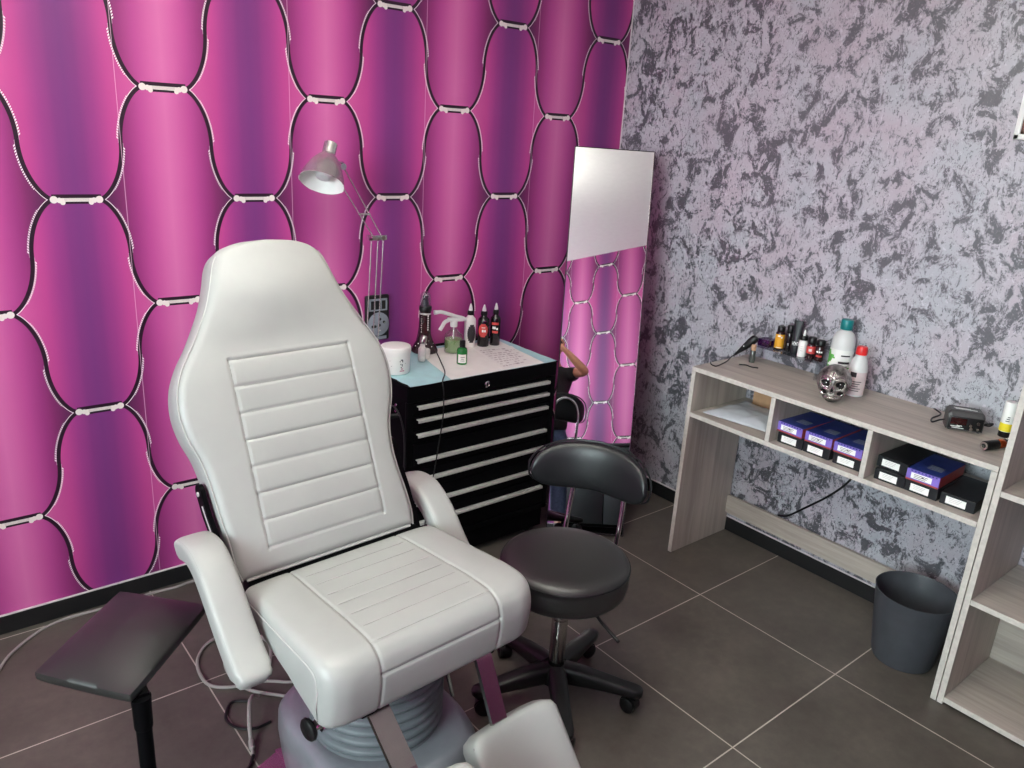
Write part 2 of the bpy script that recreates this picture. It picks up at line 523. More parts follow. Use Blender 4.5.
# thin white corner seal between purple and grey wall
bm = B(); box(bm, (-.004, -.004, HB+.004), (0, 0, H))
o = obj('trim_1', bm, M['sealant'], loc=(-.002, -.002, 0), smooth=False); o['kind'] = 'structure'
# ceiling lamp: a recessed-look LED panel
def emission(name, col, st):
    m = bpy.data.materials.new(name); m.use_nodes = True; nt = m.node_tree; nt.nodes.clear()
    e = nt.nodes.new('ShaderNodeEmission'); e.inputs[0].default_value = (*col, 1); e.inputs[1].default_value = st
    out = nt.nodes.new('ShaderNodeOutputMaterial'); nt.links.new(e.outputs[0], out.inputs[0]); return m
# light settings
LAMPS = [(-2.25, -1.55)]
LAMP_COL = (1.0, .99, .89); LAMP_ST = (10.0,); LAMP_UP = (22.0,)
SKY_ST = 20.0
EXPO = .96
# ------------------------------------------------------------------ treatment chair
L0 = -2.225
CH = Matrix.Rotation(R(3.0), 4, 'Z') @ Matrix.Translation((L0, 0, 0))   # local x = sideways, -y = forward, z = up
def cw(l, f, z): return CH @ Vector((l, -f, z))
base_c = cw(0, 1.25, 0)
chair = thing('treatment_chair', base_c, 'pale grey leather treatment chair with stitched back and seat, two armrests and leg pads', 'treatment chair', rz=R(3.0))

# --- backrest
th = R(23.5)
NV = Vector((0, -math.cos(th), math.sin(th))); UV = Vector((0, math.sin(th), math.cos(th)))
PO = Vector((-.0225, -.88717, 1.19769))      # top middle of the ribbed panel
BC = -.008                                   # back centre relative to panel centre
BT = [(-.54, .008), (-.44, .002), (-.36, -.008), (-.28, -.012), (-.2, -.011), (-.1, -.008), (0, -.002), (.06, .002), (.13, .004), (.3, .005)]
def bc(s): return sinterp(BT, s)
def bp(a, s, n): return PO + Vector((a+bc(s), 0, 0)) + UV*s + NV*n
HT = [(-.535, .250), (-.50, .257), (-.44, .257), (-.36, .256), (-.29, .258), (-.23, .268), (-.17, .288), (-.11, .297), (-.05, .291), (0, .271), (.05, .240), (.10, .212), (.14, .191), (.18, .175), (.21, .165), (.24, .155), (.262, .142), (.277, .125), (.287, .104), (.294, .078), (.2975, .050), (.299, .02), (.2995, .004)]
def hw(s): return sinterp(HT, s)
seams_s = [-.0025]+[-.0025-.0670*k for k in range(1, 8)]
def groove(d, w): return math.exp(-(d/w)**2)
def back_n(a, s):
    h = hw(s); dh = (hw(s+.002)-hw(s-.002))/.004
    d = max(h-abs(a), 0)/math.sqrt(1+dh*dh)
    d = min(d, s+.535)
    r = .022
    n = -(r-math.sqrt(max(r*r-(r-d)**2, 0))) if d < r else 0.0
    n -= .012*math.exp(-d/.05)                                   # gentle crown
    hb = math.exp(-((s-.165)/.075)**2)*math.exp(-(a/.16)**2)       # head cushion
    n += .020*hb
    n -= .007*math.exp(-((s-.03)/.05)**2)*math.exp(-(a/.2)**2)
    if -.478 < s < .012:
        ap = abs(a+bc(s))
        n -= .0034*groove(ap-.166, .0036) if s < .004 else 0
        if ap < .168:
            for q in seams_s:
                n -= .0036*groove(s-q, .0034)
            # small pillow between the seams
            ph = ((-s-.0025) % .067)/.067
            n += .0014*math.sin(math.pi*ph)*min(1, (.166-ap)/.03 if ap < .166 else 0)
    return n
ss = []
s = -.535
while s < .2995:
    ss.append(s); s += .0036 if s < .25 else (.0022 if s < .285 else .0009)
ss.append(.2995)
NU = 150
bm = B(); rows = []
for s in ss:
    h = hw(s); row = []
    for j in range(NU+1):
        u = -1+2*j/NU
        u = math.copysign(abs(u)**.92, u)
        a = h*u
        row.append(bp(a, s, back_n(a, s)))
    rows.append(row)
vr = grid(bm, rows)
loop = [r[0] for r in vr]+vr[-1][1:-1]+[r[-1] for r in reversed(vr)]+list(reversed(vr[0][1:-1]))
cen = bp(0, -.15, 0)
prev = loop
for n_, shr in ((-.05, 1.004), (-.085, 1.0), (-.100, .98), (-.105, .94)):
    new = []
    for v in loop:
        rel = v.co-PO
        s_ = rel.dot(UV); a = rel.x-bc(s_)
        p = PO+Vector((bc(s_)+a*shr, 0, 0))+UV*((s_+.12)*shr-.12)+NV*n_
        new.append(bm.verts.new(p))
    for i in range(len(loop)):
        k = (i+1) % len(loop)
        bm.faces.new((prev[i], prev[k], new[k], new[i]))
    prev = new
bm.faces.new(prev)
back = obj('backrest', bm, M['leather'], chair, CH, angle=60)
# piping along both side seams and the lower edge
bm = B()
edge = []
for k in range(0, len(ss), 6):
    edge.append(ss[k])
for sg in (-1, 1):
    P = [bp(sg*(hw(s)-.002), s, -.020) for s in edge if s < .262]
    tube(bm, P, .0016, 6, k=2)
P = [bp(a, -.535, -.021) for a in (-.238, -.12, 0, .12, .238)]
tube(bm, P, .0045, 6)
obj('piping', bm, M['piping'], back, CH)
bm = B()
for q in seams_s:
    tube(bm, [bp(a-bc(q), q, back_n(a-bc(q), q)+.0003) for a in [-.165+.33*i/14 for i in range(15)]], .0007, 5, smooth=False)
for sg in (-1, 1):
    tube(bm, [bp(sg*.166-bc(q), q, back_n(sg*.166-bc(q), q)+.0003) for q in [-.475+.475*i/40 for i in range(41)]], .0007, 5, smooth=False)
obj('stitching', bm, M['thread'], back, CH)
# slotted black recliner bracket on each side of the back
for sg, nm in ((-1, 'a'), (1, 'b')):
    bm = B(); x = sg*.272
    P = [bp(x, s, -.05) for s in (-.30, -.36, -.42, -.50, -.57)]
    ribbon(bm, P, NV, .036, .012)
    lathe(bm, bp(x, -.30, -.05)-Vector((.006, 0, 0)), [(.0, 0), (.018, 0), (.018, .012), (0, .012)], 20, axis=(1, 0, 0))
    br = obj('recliner_bracket', bm, M['black_metal'], chair, CH)
    bm = B()
    for s0, s1 in ((-.335, -.45),):
        ribbon(bm, [bp(x+sg*.0065, s0, -.046), bp(x+sg*.0065, s1, -.046)], NV, .007, .002)
    lathe(bm, bp(x, -.305, -.05)-Vector((.009 if sg < 0 else -.003, 0, 0)), [(.0, 0), (.006, 0), (.006, .006), (0, .006)], 12, axis=(1, 0, 0))
    obj('bolt', bm, M['alu'], br, CH)

# --- seat cushion (profile in forward/up plane swept sideways)
prof = [(1.085, .645), (1.085, .672), (1.092, .688), (1.108, .697), (1.15, .703), (1.22, .708), (1.30, .714), (1.38, .720), (1.44, .7225), (1.48, .7215), (1.505, .714), (1.522, .699), (1.531, .680), (1.535, .655), (1.534, .63), (1.530, .60), (1.524, .575), (1.515, .562)]
pp = smooth_path([(f, z, 0) for f, z in prof], 12)
# resample finely
fine = [pp[0]]
for a, b in zip(pp, pp[1:]):
    n = max(1, int((b-a).length/.0036))
    for i in range(n): fine.append(a+(b-a)*((i+1)/n))
SH = .294
def bot_z(f): return interp([(1.085, .64), (1.2, .632), (1.35, .612), (1.45, .588), (1.535, .566)], f)
sl = [1.155, 1.210, 1.265, 1.320, 1.375, 1.430, 1.488]
def seat_pt(i, l):
    p = fine[i]
    t = (fine[min(i+1, len(fine)-1)]-fine[max(i-1, 0)]).normalized()
    nn = Vector((-t.y, t.x, 0))
    f, z = p.x, p.y
    d = 0.0
    a = abs(l); r = .024
    e = SH-a
    if e < r: d -= r-math.sqrt(max(r*r-(r-e)**2, 0))
    d -= .004*math.exp(-max(e, 0)/.05)
    on_top = p.x < 1.50 and i > 20
    gd = .0032*groove(abs(a-.166), .0036)
    d -= gd
    if a < .168 and on_top:
        for q in sl: d -= (.0012 if q < 1.48 else .0024)*groove(f-q, .003)
    if a < .168 and p.x > 1.5:
        d -= .0050*groove(z-.664, .004)
    # side wings slightly higher than the middle
    d += .004*math.exp(-((a-.22)/.05)**2)*max(0, min(1, (1.49-f)/.09))*max(0, min(1, (f-1.09)/.04))*(1 if z > .69 else 0)
    f += nn.x*d; z += nn.y*d
    return f, z
NL = 170
bm = B(); rows = []
for i in range(len(fine)):
    row = []
    for j in range(NL+1):
        u = -1+2*j/NL; l = SH*math.copysign(abs(u)**.9, u)
        # slight taper to the rear
        f, z = seat_pt(i, l)
        tp = 1-.05*max(0, min(1, (1.45-f)/.36))**1.3
        # rounded front corners in plan
        fr = 0.016*max(0, (abs(l)-.23)/.058)**2 if f > 1.40 else 0
        row.append(Vector((l*tp+.006, -(f-fr), z)))
    rows.append(row)
vr = grid(bm, rows)
# side walls down to the underside
for side in (0, -1):
    col = [r[side] for r in vr]
    low = []
    for v in col:
        f = -v.co.y
        zb = bot_z(f)
        low.append(bm.verts.new((v.co.x*1.0, v.co.y+.002, min(zb, v.co.z))))
    mid = []
    for v, w in zip(col, low):
        mid.append(bm.verts.new((v.co.x*1.012, (v.co.y+w.co.y)/2, (v.co.z+w.co.z)/2)))
    for q, w in ((col, mid), (mid, low)):
        for i in range(len(col)-1): 
            try: bm.faces.new((q[i], q[i+1], w[i+1], w[i]))
            except ValueError: pass
    if side == 0: lowA = low
    else: lowB = low
for i in range(len(lowA)-1): bm.faces.new((lowA[i], lowA[i+1], lowB[i+1], lowB[i]))
bmesh.ops.remove_doubles(bm, verts=bm.verts, dist=1e-5)
seat = obj('seat', bm, M['leather'], chair, CH, angle=60)
for side in (0, -1):
    bm = B()
    P = [rows[i][side]+Vector((.0005 if side else -.0005, 0, 0)) for i in range(10, len(rows), 5)]
    tube(bm, P, .0016, 6, k=1)
    obj('piping', bm, M['piping'], seat, CH)
bm = B()
def seat_line(pts):
    tube(bm, pts, .0006, 5, smooth=False)
def surf(i, l):
    f, z = seat_pt(i, l); tp = 1-.05*max(0, min(1, (1.45-f)/.36))**1.3
    return Vector((l*tp+.006, -f, z+.0003))
for q in sl:
    i = min(range(len(fine)), key=lambda k: abs(fine[k].x-q)+(9 if fine[k].y < .69 else 0))
    seat_line([surf(i, -.166+.332*k/16) for k in range(17)])
for sg in (-1, 1): seat_line([surf(i, sg*.166) for i in range(30, len(fine), 3)])
i = min(range(len(fine)), key=lambda k: abs(fine[k].y-.664)+(9 if fine[k].x < 1.5 else 0))
seat_line([surf(i, -.166+.332*k/16) for k in range(17)])
obj('stitching', bm, M['thread'], seat, CH)
# steel frame under the seat
bm = B()
for sg in (-1, 1): box(bm, (sg*.17-.02, -1.50, .54), (sg*.17+.02, -1.10, .615), .004)
box(bm, (-.19, -1.34, .545), (.19, -1.16, .60), .004)
box(bm, (-.25, -1.13, .58), (.25, -1.045, .690), .004)
obj('seat_frame', bm, M['black_metal'], chair, CH)

# --- armrests
def armrest(path, sg, la, lb):
    P = smooth_path([(f, z, 0) for f, z in path], 8); n = len(P); rr = []
    for i, p in enumerate(P):
        t = (P[min(i+1, n-1)]-P[max(i-1, 0)]).normalized(); nn = Vector((-t.y, t.x, 0))
        if nn.y < 0: nn = -nn
        k = i/(n-1)
        th_ = .058*(1 if .06 < k < .96 else .82)
        wl = (lb-la)/2*(1 if .04 < k < .97 else .9); cl = (la+lb)/2
        ring = []
        for j in range(28):
            an = 2*math.pi*j/28
            ca, sa = math.cos(an), math.sin(an)
            x = math.copysign(abs(ca)**.42, ca)*wl; y = math.copysign(abs(sa)**.5, sa)*th_/2
            c = p-nn*(th_/2)
            q = c+nn*y
            ring.append(Vector((sg*(cl+x), -q.x, q.y)))
        rr.append(ring)
    bm = B()
    # rounded ends
    def endcap(ring, nxt, amount):
        c = sum(ring, Vector())/len(ring); c2 = sum(nxt, Vector())/len(nxt); d = (c-c2).normalized()*amount
        return [[c+(p-c)*.88+d*.6 for p in ring], [c+(p-c)*.6+d*.95 for p in ring], [c+(p-c)*.2+d*1.05 for p in ring]]
    s0 = endcap(rr[0], rr[1], .012); s1 = endcap(rr[-1], rr[-2], .014)
    rings(bm, list(reversed(s0))+rr+s1)
    a = obj('armrest', bm, M['leather'], chair, CH, angle=70)
    bm = B()
    for lx in (la+.006, lb-.006):
        Q = []
        for i, p in enumerate(P):
            t = (P[min(i+1, n-1)]-P[max(i-1, 0)]).normalized(); nn = Vector((-t.y, t.x, 0)); nn = nn if nn.y > 0 else -nn
            q = p-nn*.006
            Q.append(Vector((sg*lx, -q.x, q.y)))
        tube(bm, Q[3:-4], .0011, 5, smooth=False)
    obj('stitching', bm, M['thread'], a, CH)
    return P
armrest([(.962, .795), (.995, .815), (1.06, .822), (1.115, .800), (1.165, .757), (1.215, .705), (1.265, .658), (1.318, .618)], -1, .297, .384)
armrest([(.875, .75), (.925, .768), (.99, .768), (1.045, .742), (1.09, .705), (1.135, .655), (1.19, .60), (1.235, .565)], 1, .297, .384)
bm = B()   # armrest carriers
tube(bm, [(-.335, -1.20, .66), (-.335, -1.16, .62), (-.30, -1.14, .60), (-.19, -1.14, .59)], .013, 10)
obj('armrest_carrier', bm, M['black_metal'], chair, CH); bm = B()
tube(bm, [(.335, -1.11, .62), (.335, -1.09, .59), (.30, -1.12, .585), (.19, -1.14, .59)], .013, 10)
obj('armrest_carrier', bm, M['black_metal'], chair, CH)

# --- leg pads on chrome bars
def legpad(l0, l1, start, end, thick=.085):
    """trough shaped pad hanging from start (f, z) to end (f, z)"""
    a = Vector((0, -start[0], start[1])); b = Vector((0, -end[0], end[1]))
    t = (b-a).normalized(); nn = Vector((0, t.z, -t.y)); nn = nn if nn.z > 0 else -nn
    bm = B(); L = (b-a).length; rows = []
    c = (l0+l1)/2; hw_ = (l1-l0)/2
    def ring(s, sc_, lift):
        r = []; N = 40
        for j in range(N):
            an = 2*math.pi*j/N; ca, sa = math.cos(an), math.sin(an)
            x = math.copysign(abs(ca)**.5, ca)*hw_*sc_; y = math.copysign(abs(sa)**.55, sa)*thick/2*sc_
            dish = .030*((x/hw_)**2)-.012 if sa > 0 else 0
            r.append(a+t*s+Vector((c+x, 0, 0))+nn*(y+dish*sc_+lift))
        return r
    rr = [ring(.012*0, .55, 0), ring(.004, .8, 0), ring(.014, .95, 0), ring(.03, 1, 0)]
    k = 10
    for i in range(1, k): rr.append(ring(.03+(L-.06)*i/k, 1, 0))
    rr += [ring(L-.03, 1, 0), ring(L-.014, .95, 0), ring(L-.004, .8, 0), ring(L, .55, 0)]
    rings(bm, rr)
    o = obj('leg_pad', bm, M['leather'], chair, CH, angle=70)
    for sg in (-1, 1):
        bm = B()
        tube(bm, [a+t*(.02+(L-.04)*i/12)+Vector((c+sg*(hw_-.004), 0, 0))+nn*(.032) for i in range(13)], .0014, 5, smooth=False)
        obj('stitching', bm, M['thread'], o, CH)
legpad(.052, .322, (1.555, .385), (1.785, .10))
legpad(-.275, -.022, (1.640, .44), (1.94, .25))
bm = B(); ribbon(bm, [(.150, -1.46, .60), (.152, -1.50, .54), (.158, -1.575, .37), (.165, -1.66, .22)], (1, 0, 0), .046, .012)
br = obj('leg_bar', bm, M['chrome_dull'], chair, CH, smooth=False)
bm = B(); box(bm, (.075, -1.60, .335), (.135, -1.555, .372), .003); cyl(bm, (.06, -1.575, .352), (.15, -1.575, .352), .006); cyl(bm, (.088, -1.605, .36), (.088, -1.56, .36), .004)
obj('clamp', bm, M['chrome_dull'], br, CH)
bm = B(); ribbon(bm, [(-.142, -1.44, .575), (-.142, -1.50, .525), (-.144, -1.60, .452), (-.146, -1.76, .31)], (1, 0, 0), .054, .012)
obj('leg_bar', bm, M['chrome_dull'], chair, CH, smooth=False)
bm = B()   # clamp knob on its threaded rod by the front corner
K = Vector((-.283, -1.43, .515))
lathe(bm, K, [(.0, -.004), (.021, -.004), (.026, .0), (.027, .006), (.023, .011), (0, .012)], 24, axis=(1, .1, .05))
obj('knob', bm, M['black_plastic'], chair, CH)
bm = B(); cyl(bm, K+Vector((.008, 0, 0)), K+Vector((.12, .005, .01)), .012, n=16); lathe(bm, K+Vector((.03, 0, 0)), [(.0, 0), (.018, 0), (.018, .018), (0, .018)], 6, axis=(1, 0, 0))
obj('knob_shaft', bm, M['chrome'], chair, CH)
# bent release lever beneath the seat
bm = B(); tube(bm, [(.12, -1.36, .58), (.125, -1.37, .50), (.13, -1.39, .44), (.135, -1.41, .38)], .006, 8)
obj('release_lever', bm, M['chrome_dull'], chair, CH)

# --- bellows and base
bm = B(); prof_ = []
n = 9
for i in range(n):
    z0 = .275+i*.029
    prof_ += [(.150, z0), (.166, z0+.006), (.172, z0+.0145), (.166, z0+.023)]
prof_.append((.150, .275+n*.029))
lathe(bm, (0, -1.265, 0), prof_, 56)
obj('bellows', bm, M['bellows'], chair, CH, angle=80)
bm = B(); rr = []
def sq(c, hx, hy, z, p=.55, N=56):
    r = []
    for j in range(N):
        an = 2*math.pi*j/N; ca, sa = math.cos(an), math.sin(an)
        r.append(Vector((c[0]+math.copysign(abs(ca)**p, ca)*hx, c[1]+math.copysign(abs(sa)**p, sa)*hy, z)))
    return r
for z, hx, hy, p in ((.035, .18, .235, .5), (.06, .185, .24, .5), (.14, .196, .25, .5), (.22, .205, .255, .52), (.27, .206, .252, .55), (.292, .198, .243, .6), (.30, .182, .225, .7), (.298, .168, .20, .9)):
    rr.append(sq((0, -1.26), hx, hy, z, p))
rings(bm, rr)
obj('base_cover', bm, M['base_paint'], chair, CH, angle=60)
bm = B()
for sg in (-1, 1):
    ribbon(bm, [(sg*.10, -.995, .022), (sg*.30, -1.055, .018)], (.29, sg*1.0, 0), .075, .036)
    ribbon(bm, [(sg*.10, -1.46, .022), (sg*.30, -1.42, .018)], (.2, -sg*1.0, 0), .075, .036)
box(bm, (-.15, -1.50, .0), (.15, -.96, .04), .004)
obj('floor_plate', bm, M['chrome_dull'], chair, CH, smooth=False)
# ------------------------------------------------------------------ tripod arm rest
t = thing('arm_rest_stand', (-2.715, -1.375, 0), 'black padded arm rest on a tall single post beside the grey chair', 'arm rest')
pc = [Vector((-2.872, -1.175, .625)), Vector((-2.728, -1.362, .625)), Vector((-2.493, -1.128, .625)), Vector((-2.648, -.952, .625))]
bm = B(); N = 36
def quad(u, v): return (pc[0]*(1-u)+pc[1]*u)*(1-v)+(pc[3]*(1-u)+pc[2]*u)*v
top = []; bot = []
for i in range(N+1):
    ra, rb = [], []
    for j in range(N+1):
        u, v = i/N, j/N
        eu = min(u, 1-u)*.236; ev = min(v, 1-v)*.33
        # rounded corners in plan
        cu, cv = u, v
        p = quad(cu, cv)
        cen_ = quad(.5, .5)
        cr = max(0, 1-eu/.03)*max(0, 1-ev/.03)
        p = p+(cen_-p)*(.012*cr)
        bow = 0.012*math.sin(math.pi*v)*(2*u-1)+0
        e = min(eu, ev)
        h = .042*(1-math.exp(-eu/.055))*(1-math.exp(-ev/.065))
        ra.append(Vector((p.x, p.y, p.z-.012+h)))
        rb.append(Vector((p.x, p.y, p.z-.036)))
    top.append(ra); bot.append(rb)
vt = grid(bm, top); 
def loop_of(vr): return [r[0] for r in vr]+vr[-1][1:-1]+[r[-1] for r in reversed(vr)]+list(reversed(vr[0][1:-1]))
lp = loop_of(vt)
prev = lp
for dz, sh in ((-.006, 1.006), (-.016, 1.0), (-.024, .97)):
    new = []
    cc = quad(.5, .5)
    for v in lp: new.append(bm.verts.new(Vector((cc.x+(v.co.x-cc.x)*sh, cc.y+(v.co.y-cc.y)*sh, .613+dz))))
    for i in range(len(lp)):
        k = (i+1) % len(lp); bm.faces.new((prev[i], prev[k], new[k], new[i]))
    prev = new
bm.faces.new(prev)
obj('pad', bm, M['stool_vinyl'], t, angle=55)
bm = B()
PX, PY = -2.703, -1.335
box(bm, (PX-.018, PY-.004, .575), (PX+.018, PY+.12, .589), .003)
lathe(bm, (PX, PY, .50), [(.018, 0), (.0195, .006), (.0195, .05), (.021, .080)], 24)
obj('bracket', bm, M['black_metal'], t)
bm = B(); cyl(bm, (PX, PY, .24), (PX, PY, .52), .0165, n=24); cyl(bm, (PX, PY, .03), (PX, PY, .32), .0205, n=24)
obj('post', bm, M['black_metal'], t)
bm = B(); lathe(bm, (PX, PY, .27), [(.026, 0), (.028, .006), (.028, .05), (.022, .056)], 24); cyl(bm, (PX+.02, PY, .298), (PX+.06, PY, .298), .006); lathe(bm, (PX+.055, PY, .298), [(.0, 0), (.017, 0), (.017, .014), (0, .014)], 14, axis=(1, 0, 0))
obj('clamp', bm, M['black_plastic'], t)
for k in range(3):
    a = R(80+120*k); d = Vector((math.cos(a), math.sin(a), 0))
    bm = B(); ribbon(bm, [Vector((PX, PY, .13))+d*.015, Vector((PX, PY, .09))+d*.12, Vector((PX, PY, .012))+d*.27], Vector((-d.y, d.x, 0)), .026, .012)
    leg = obj('leg', bm, M['black_metal'], t, smooth=False)
    bm = B(); lathe(bm, Vector((PX, PY, 0))+d*.268, [(.014, 0), (.016, .004), (.016, .02), (.012, .026)], 16)
    obj('foot', bm, M['rubber'], leg)

# ------------------------------------------------------------------ rolling stool
SX, SY = -1.466, -1.336
st = thing('work_stool', (SX, SY, 0), 'black round swivel stool with a curved backrest on chrome tubes and castors', 'stool')
bm = B(); rad = .205
lathe(bm, (SX, SY, 0), [(.0, .415), (.168, .415), (.185, .418), (.196, .430), (.201, .452), (.202, .485), (.2005, .501), (.202, .504), (.2, .507), (.195, .516), (.182, .5235), (.15, .528), (.10, .5305), (.05, .5315), (.0, .532)], 72)
s_ = obj('seat', bm, M['stool_vinyl'], st, angle=50)
bm = B(); pts = [(SX+.2022*math.cos(2*math.pi*k/48), SY+.2022*math.sin(2*math.pi*k/48), .5042) for k in range(48)]
tube(bm, pts, .0028, 6, smooth=False, closed=True)
obj('piping', bm, M['black_vinyl'], s_)
bm = B(); box(bm, (SX-.09, SY-.09, .395), (SX+.09, SY+.09, .415), .004)
obj('seat_plate', bm, M['black_metal'], st)
bm = B()
cyl(bm, (SX, SY, .10), (SX, SY, .30), .026, n=32, bev=.003); cyl(bm, (SX, SY, .28), (SX, SY, .40), .021, n=32); cyl(bm, (SX, SY, .295), (SX, SY, .31), .028, n=32, bev=.003)
obj('gas_column', bm, M['chrome_dull'], st)
bm = B(); tube(bm, [(SX+.02, SY-.09, .392), (SX+.0, SY-.15, .394), (SX-.01, SY-.19, .388), (SX-.02, SY-.265, .375)], .0055, 8)
obj('height_lever', bm, M['black_plastic'], st)
bm = B(); lathe(bm, (SX, SY, .06), [(.0, 0), (.045, 0), (.055, .01), (.056, .035), (.048, .055), (.036, .066), (.0, .066)], 32)
obj('hub', bm, M['black_plastic'], st)
for k in range(5):
    a = R(-53+72*k); d = Vector((math.cos(a), math.sin(a), 0)); e = Vector((-d.y, d.x, 0)); c0 = Vector((SX, SY, 0))
    bm = B(); rr = []
    for q, hw_, zt, zb in ((.03, .030, .132, .062), (.08, .030, .128, .064), (.15, .028, .117, .066), (.22, .026, .104, .064), (.262, .026, .098, .062), (.280, .021, .094, .064), (.288, .010, .088, .070)):
        ring = []
        for j in range(16):
            an = 2*math.pi*j/16; ca, sa = math.cos(an), math.sin(an)
            ring.append(c0+d*q+e*(math.copysign(abs(ca)**.6, ca)*hw_)+Vector((0, 0, (zt+zb)/2+math.copysign(abs(sa)**.6, sa)*(zt-zb)/2)))
        rr.append(ring)
    rings(bm, rr)
    leg = obj('base_arm', bm, M['black_plastic'], st)
    bm = B(); w = c0+d*.262; sd = Vector((math.cos(a+1.1), math.sin(a+1.1), 0)); off = Vector((-sd.y, sd.x, 0))*.014
    for q in (-1, 1):
        cc = w+off+sd*(.016*q)+Vector((0, 0, .026))
        lathe(bm, cc-sd*.008, [(.0, 0), (.020, 0), (.0255, .003), (.026, .008), (.0255, .013), (.020, .016), (0, .016)], 24, axis=sd)
    cyl(bm, w+off+Vector((0, 0, .026))-sd*.02, w+off+Vector((0, 0, .026))+sd*.02, .008, n=12)
    cyl(bm, w+Vector((0, 0, .03)), w+Vector((0, 0, .072)), .008, n=12)
    rr = []
    for j in range(9):
        an = R(-10+200*j/8)
        p = w+off+Vector((0, 0, .028))+Vector((-sd.y, sd.x, 0))*(.027*math.cos(an))+Vector((0, 0, .027*math.sin(an)))
        rr.append(p)
    ribbon(bm, rr, sd, .030, .004)
    obj('castor', bm, M['black_plastic'], leg)
# curved backrest pad
def bpt(ph, z, r): return Vector((SX+r*math.cos(R(ph)), SY+r*math.sin(R(ph)), z))
bm = B(); rr = []
NA = 44; A0, A1 = -22, 79
for i in range(NA+1):
    k = i/NA; ph = A0+(A1-A0)*k; e = abs(2*k-1)
    f = max(1-e**3.4, 0)**.5 if i not in (0, NA) else .06
    zt = .790+.016*(1-e*e); zb = .632+.014*(1-e*e)
    zc = (zt+zb)/2-.004*e; hh = (zt-zb)/2*f
    tk = .026*max(f, .25)
    ring = []
    for j in range(32):
        an = 2*math.pi*j/32; ca, sa = math.cos(an), math.sin(an)
        dz = math.copysign(abs(sa)**.72, sa)*hh
        dr = math.copysign(abs(ca)**.75, ca)*tk
        ring.append(bpt(ph, zc+dz, .250+dr+.12*(dz)))
    rr.append(ring)
rings(bm, rr)
pad = obj('backrest', bm, M['black_vinyl'], st, angle=60)
bm = B(); pts = []
for i in range(61):
    an = 2*math.pi*i/60
    ca, sa = math.cos(an), math.sin(an)
    k = .5+.5*math.copysign(abs(ca)**.62, ca)*.985
    e = abs(2*k-1); ph = A0+(A1-A0)*k
    f = max(1-e**3.4, .0)**.5
    zt = .790+.016*(1-e*e); zb = .632+.014*(1-e*e)
    hh = (zt-zb)/2*max(f, .1); dz = math.copysign(1, sa)*hh if abs(sa) > 1e-6 else 0
    pts.append(bpt(ph, (zt+zb)/2-.004*e+dz*.985, .268+.12*dz))
tube(bm, pts[:-1], .0035, 6, smooth=False, closed=True)
obj('piping', bm, M['black_vinyl'], pad)
# bent chrome tube: up from the seat, arch behind the pad, back down
mid = R(26); dm = Vector((math.cos(mid), math.sin(mid), 0)); em = Vector((-dm.y, dm.x, 0)); c0 = Vector((SX, SY, 0))
def fp(r, s_, z): return c0+dm*r+em*s_+Vector((0, 0, z))
bm = B()
P = [fp(.08, .085, .405), fp(.17, .088, .400), fp(.215, .09, .415), fp(.235, .092, .46), fp(.262, .092, .56), fp(.283, .088, .65), fp(.290, .082, .70), fp(.293, .062, .745), fp(.294, .03, .768), fp(.294, 0, .774),
     fp(.294, -.03, .768), fp(.293, -.062, .745), fp(.290, -.082, .70), fp(.283, -.088, .65), fp(.262, -.092, .56), fp(.235, -.092, .46), fp(.215, -.09, .415), fp(.17, -.088, .400), fp(.08, -.085, .405)]
tube(bm, P, .0085, 12)
obj('back_tube', bm, M['chrome'], st)

# ------------------------------------------------------------------ tool trolley
TX0, TX1, TY0, TY1, TZ = -1.52, -.765, -.485, -.035, .824
tr = thing('tool_trolley', ((TX0+TX1)/2, (TY0+TY1)/2, 0), 'black seven drawer tool trolley with aluminium drawer pulls against the purple wall', 'tool trolley')
bm = B(); box(bm, (TX0, TY0+.018, .13), (TX1, TY1, TZ-.05), .004); box(bm, (TX0, TY0, TZ-.062), (TX1, TY1, TZ), .008, 3)
# rim round the top
for lo, hi in (((TX0, TY0, TZ-.002), (TX1, TY0+.012, TZ+.004)), ((TX0, TY1-.012, TZ-.002), (TX1, TY1, TZ+.012)), ((TX0, TY0, TZ-.002), (TX0+.010, TY1, TZ+.006)), ((TX1-.010, TY0, TZ-.002), (TX1, TY1, TZ+.006))):
    box(bm, lo, hi, .002)
box(bm, (TX0, TY0+.004, .13), (TX0+.028, TY0+.02, TZ-.06), .003); box(bm, (TX1-.028, TY0+.004, .13), (TX1, TY0+.02, TZ-.06), .003)
box(bm, (TX0, TY0+.004, .128), (TX1, TY0+.02, .155), .003)
box(bm, (TX0+.012, TY0+.02, .035), (TX1-.012, TY0+.035, .135), .002); box(bm, (TX0+.012, TY0+.035, .035), (TX0+.024, TY1-.02, .135), .002); box(bm, (TX1-.024, TY0+.035, .035), (TX1-.012, TY1-.02, .135), .002)  # black skirt added to stand in for the dark shade under the trolley
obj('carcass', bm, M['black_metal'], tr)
bm = B(); lathe(bm, (-1.148, TY0+.001, .786), [(.0, 0), (.0135, 0), (.0135, .006), (.010, .009), (.0095, .006), (0, .006)], 24, axis=(0, -1, 0))
lk = obj('lock', bm, M['chrome'], tr)
bm = B(); box(bm, (-1.1495, TY0-.0065, .780), (-1.1465, TY0-.0045, .792))
obj('keyhole', bm, M['rubber'], lk)
hz = [.742, .688, .627, .520, .437, .335, .246]
bounds = [.762, .706, .650, .589, .482, .393, .290, .160]
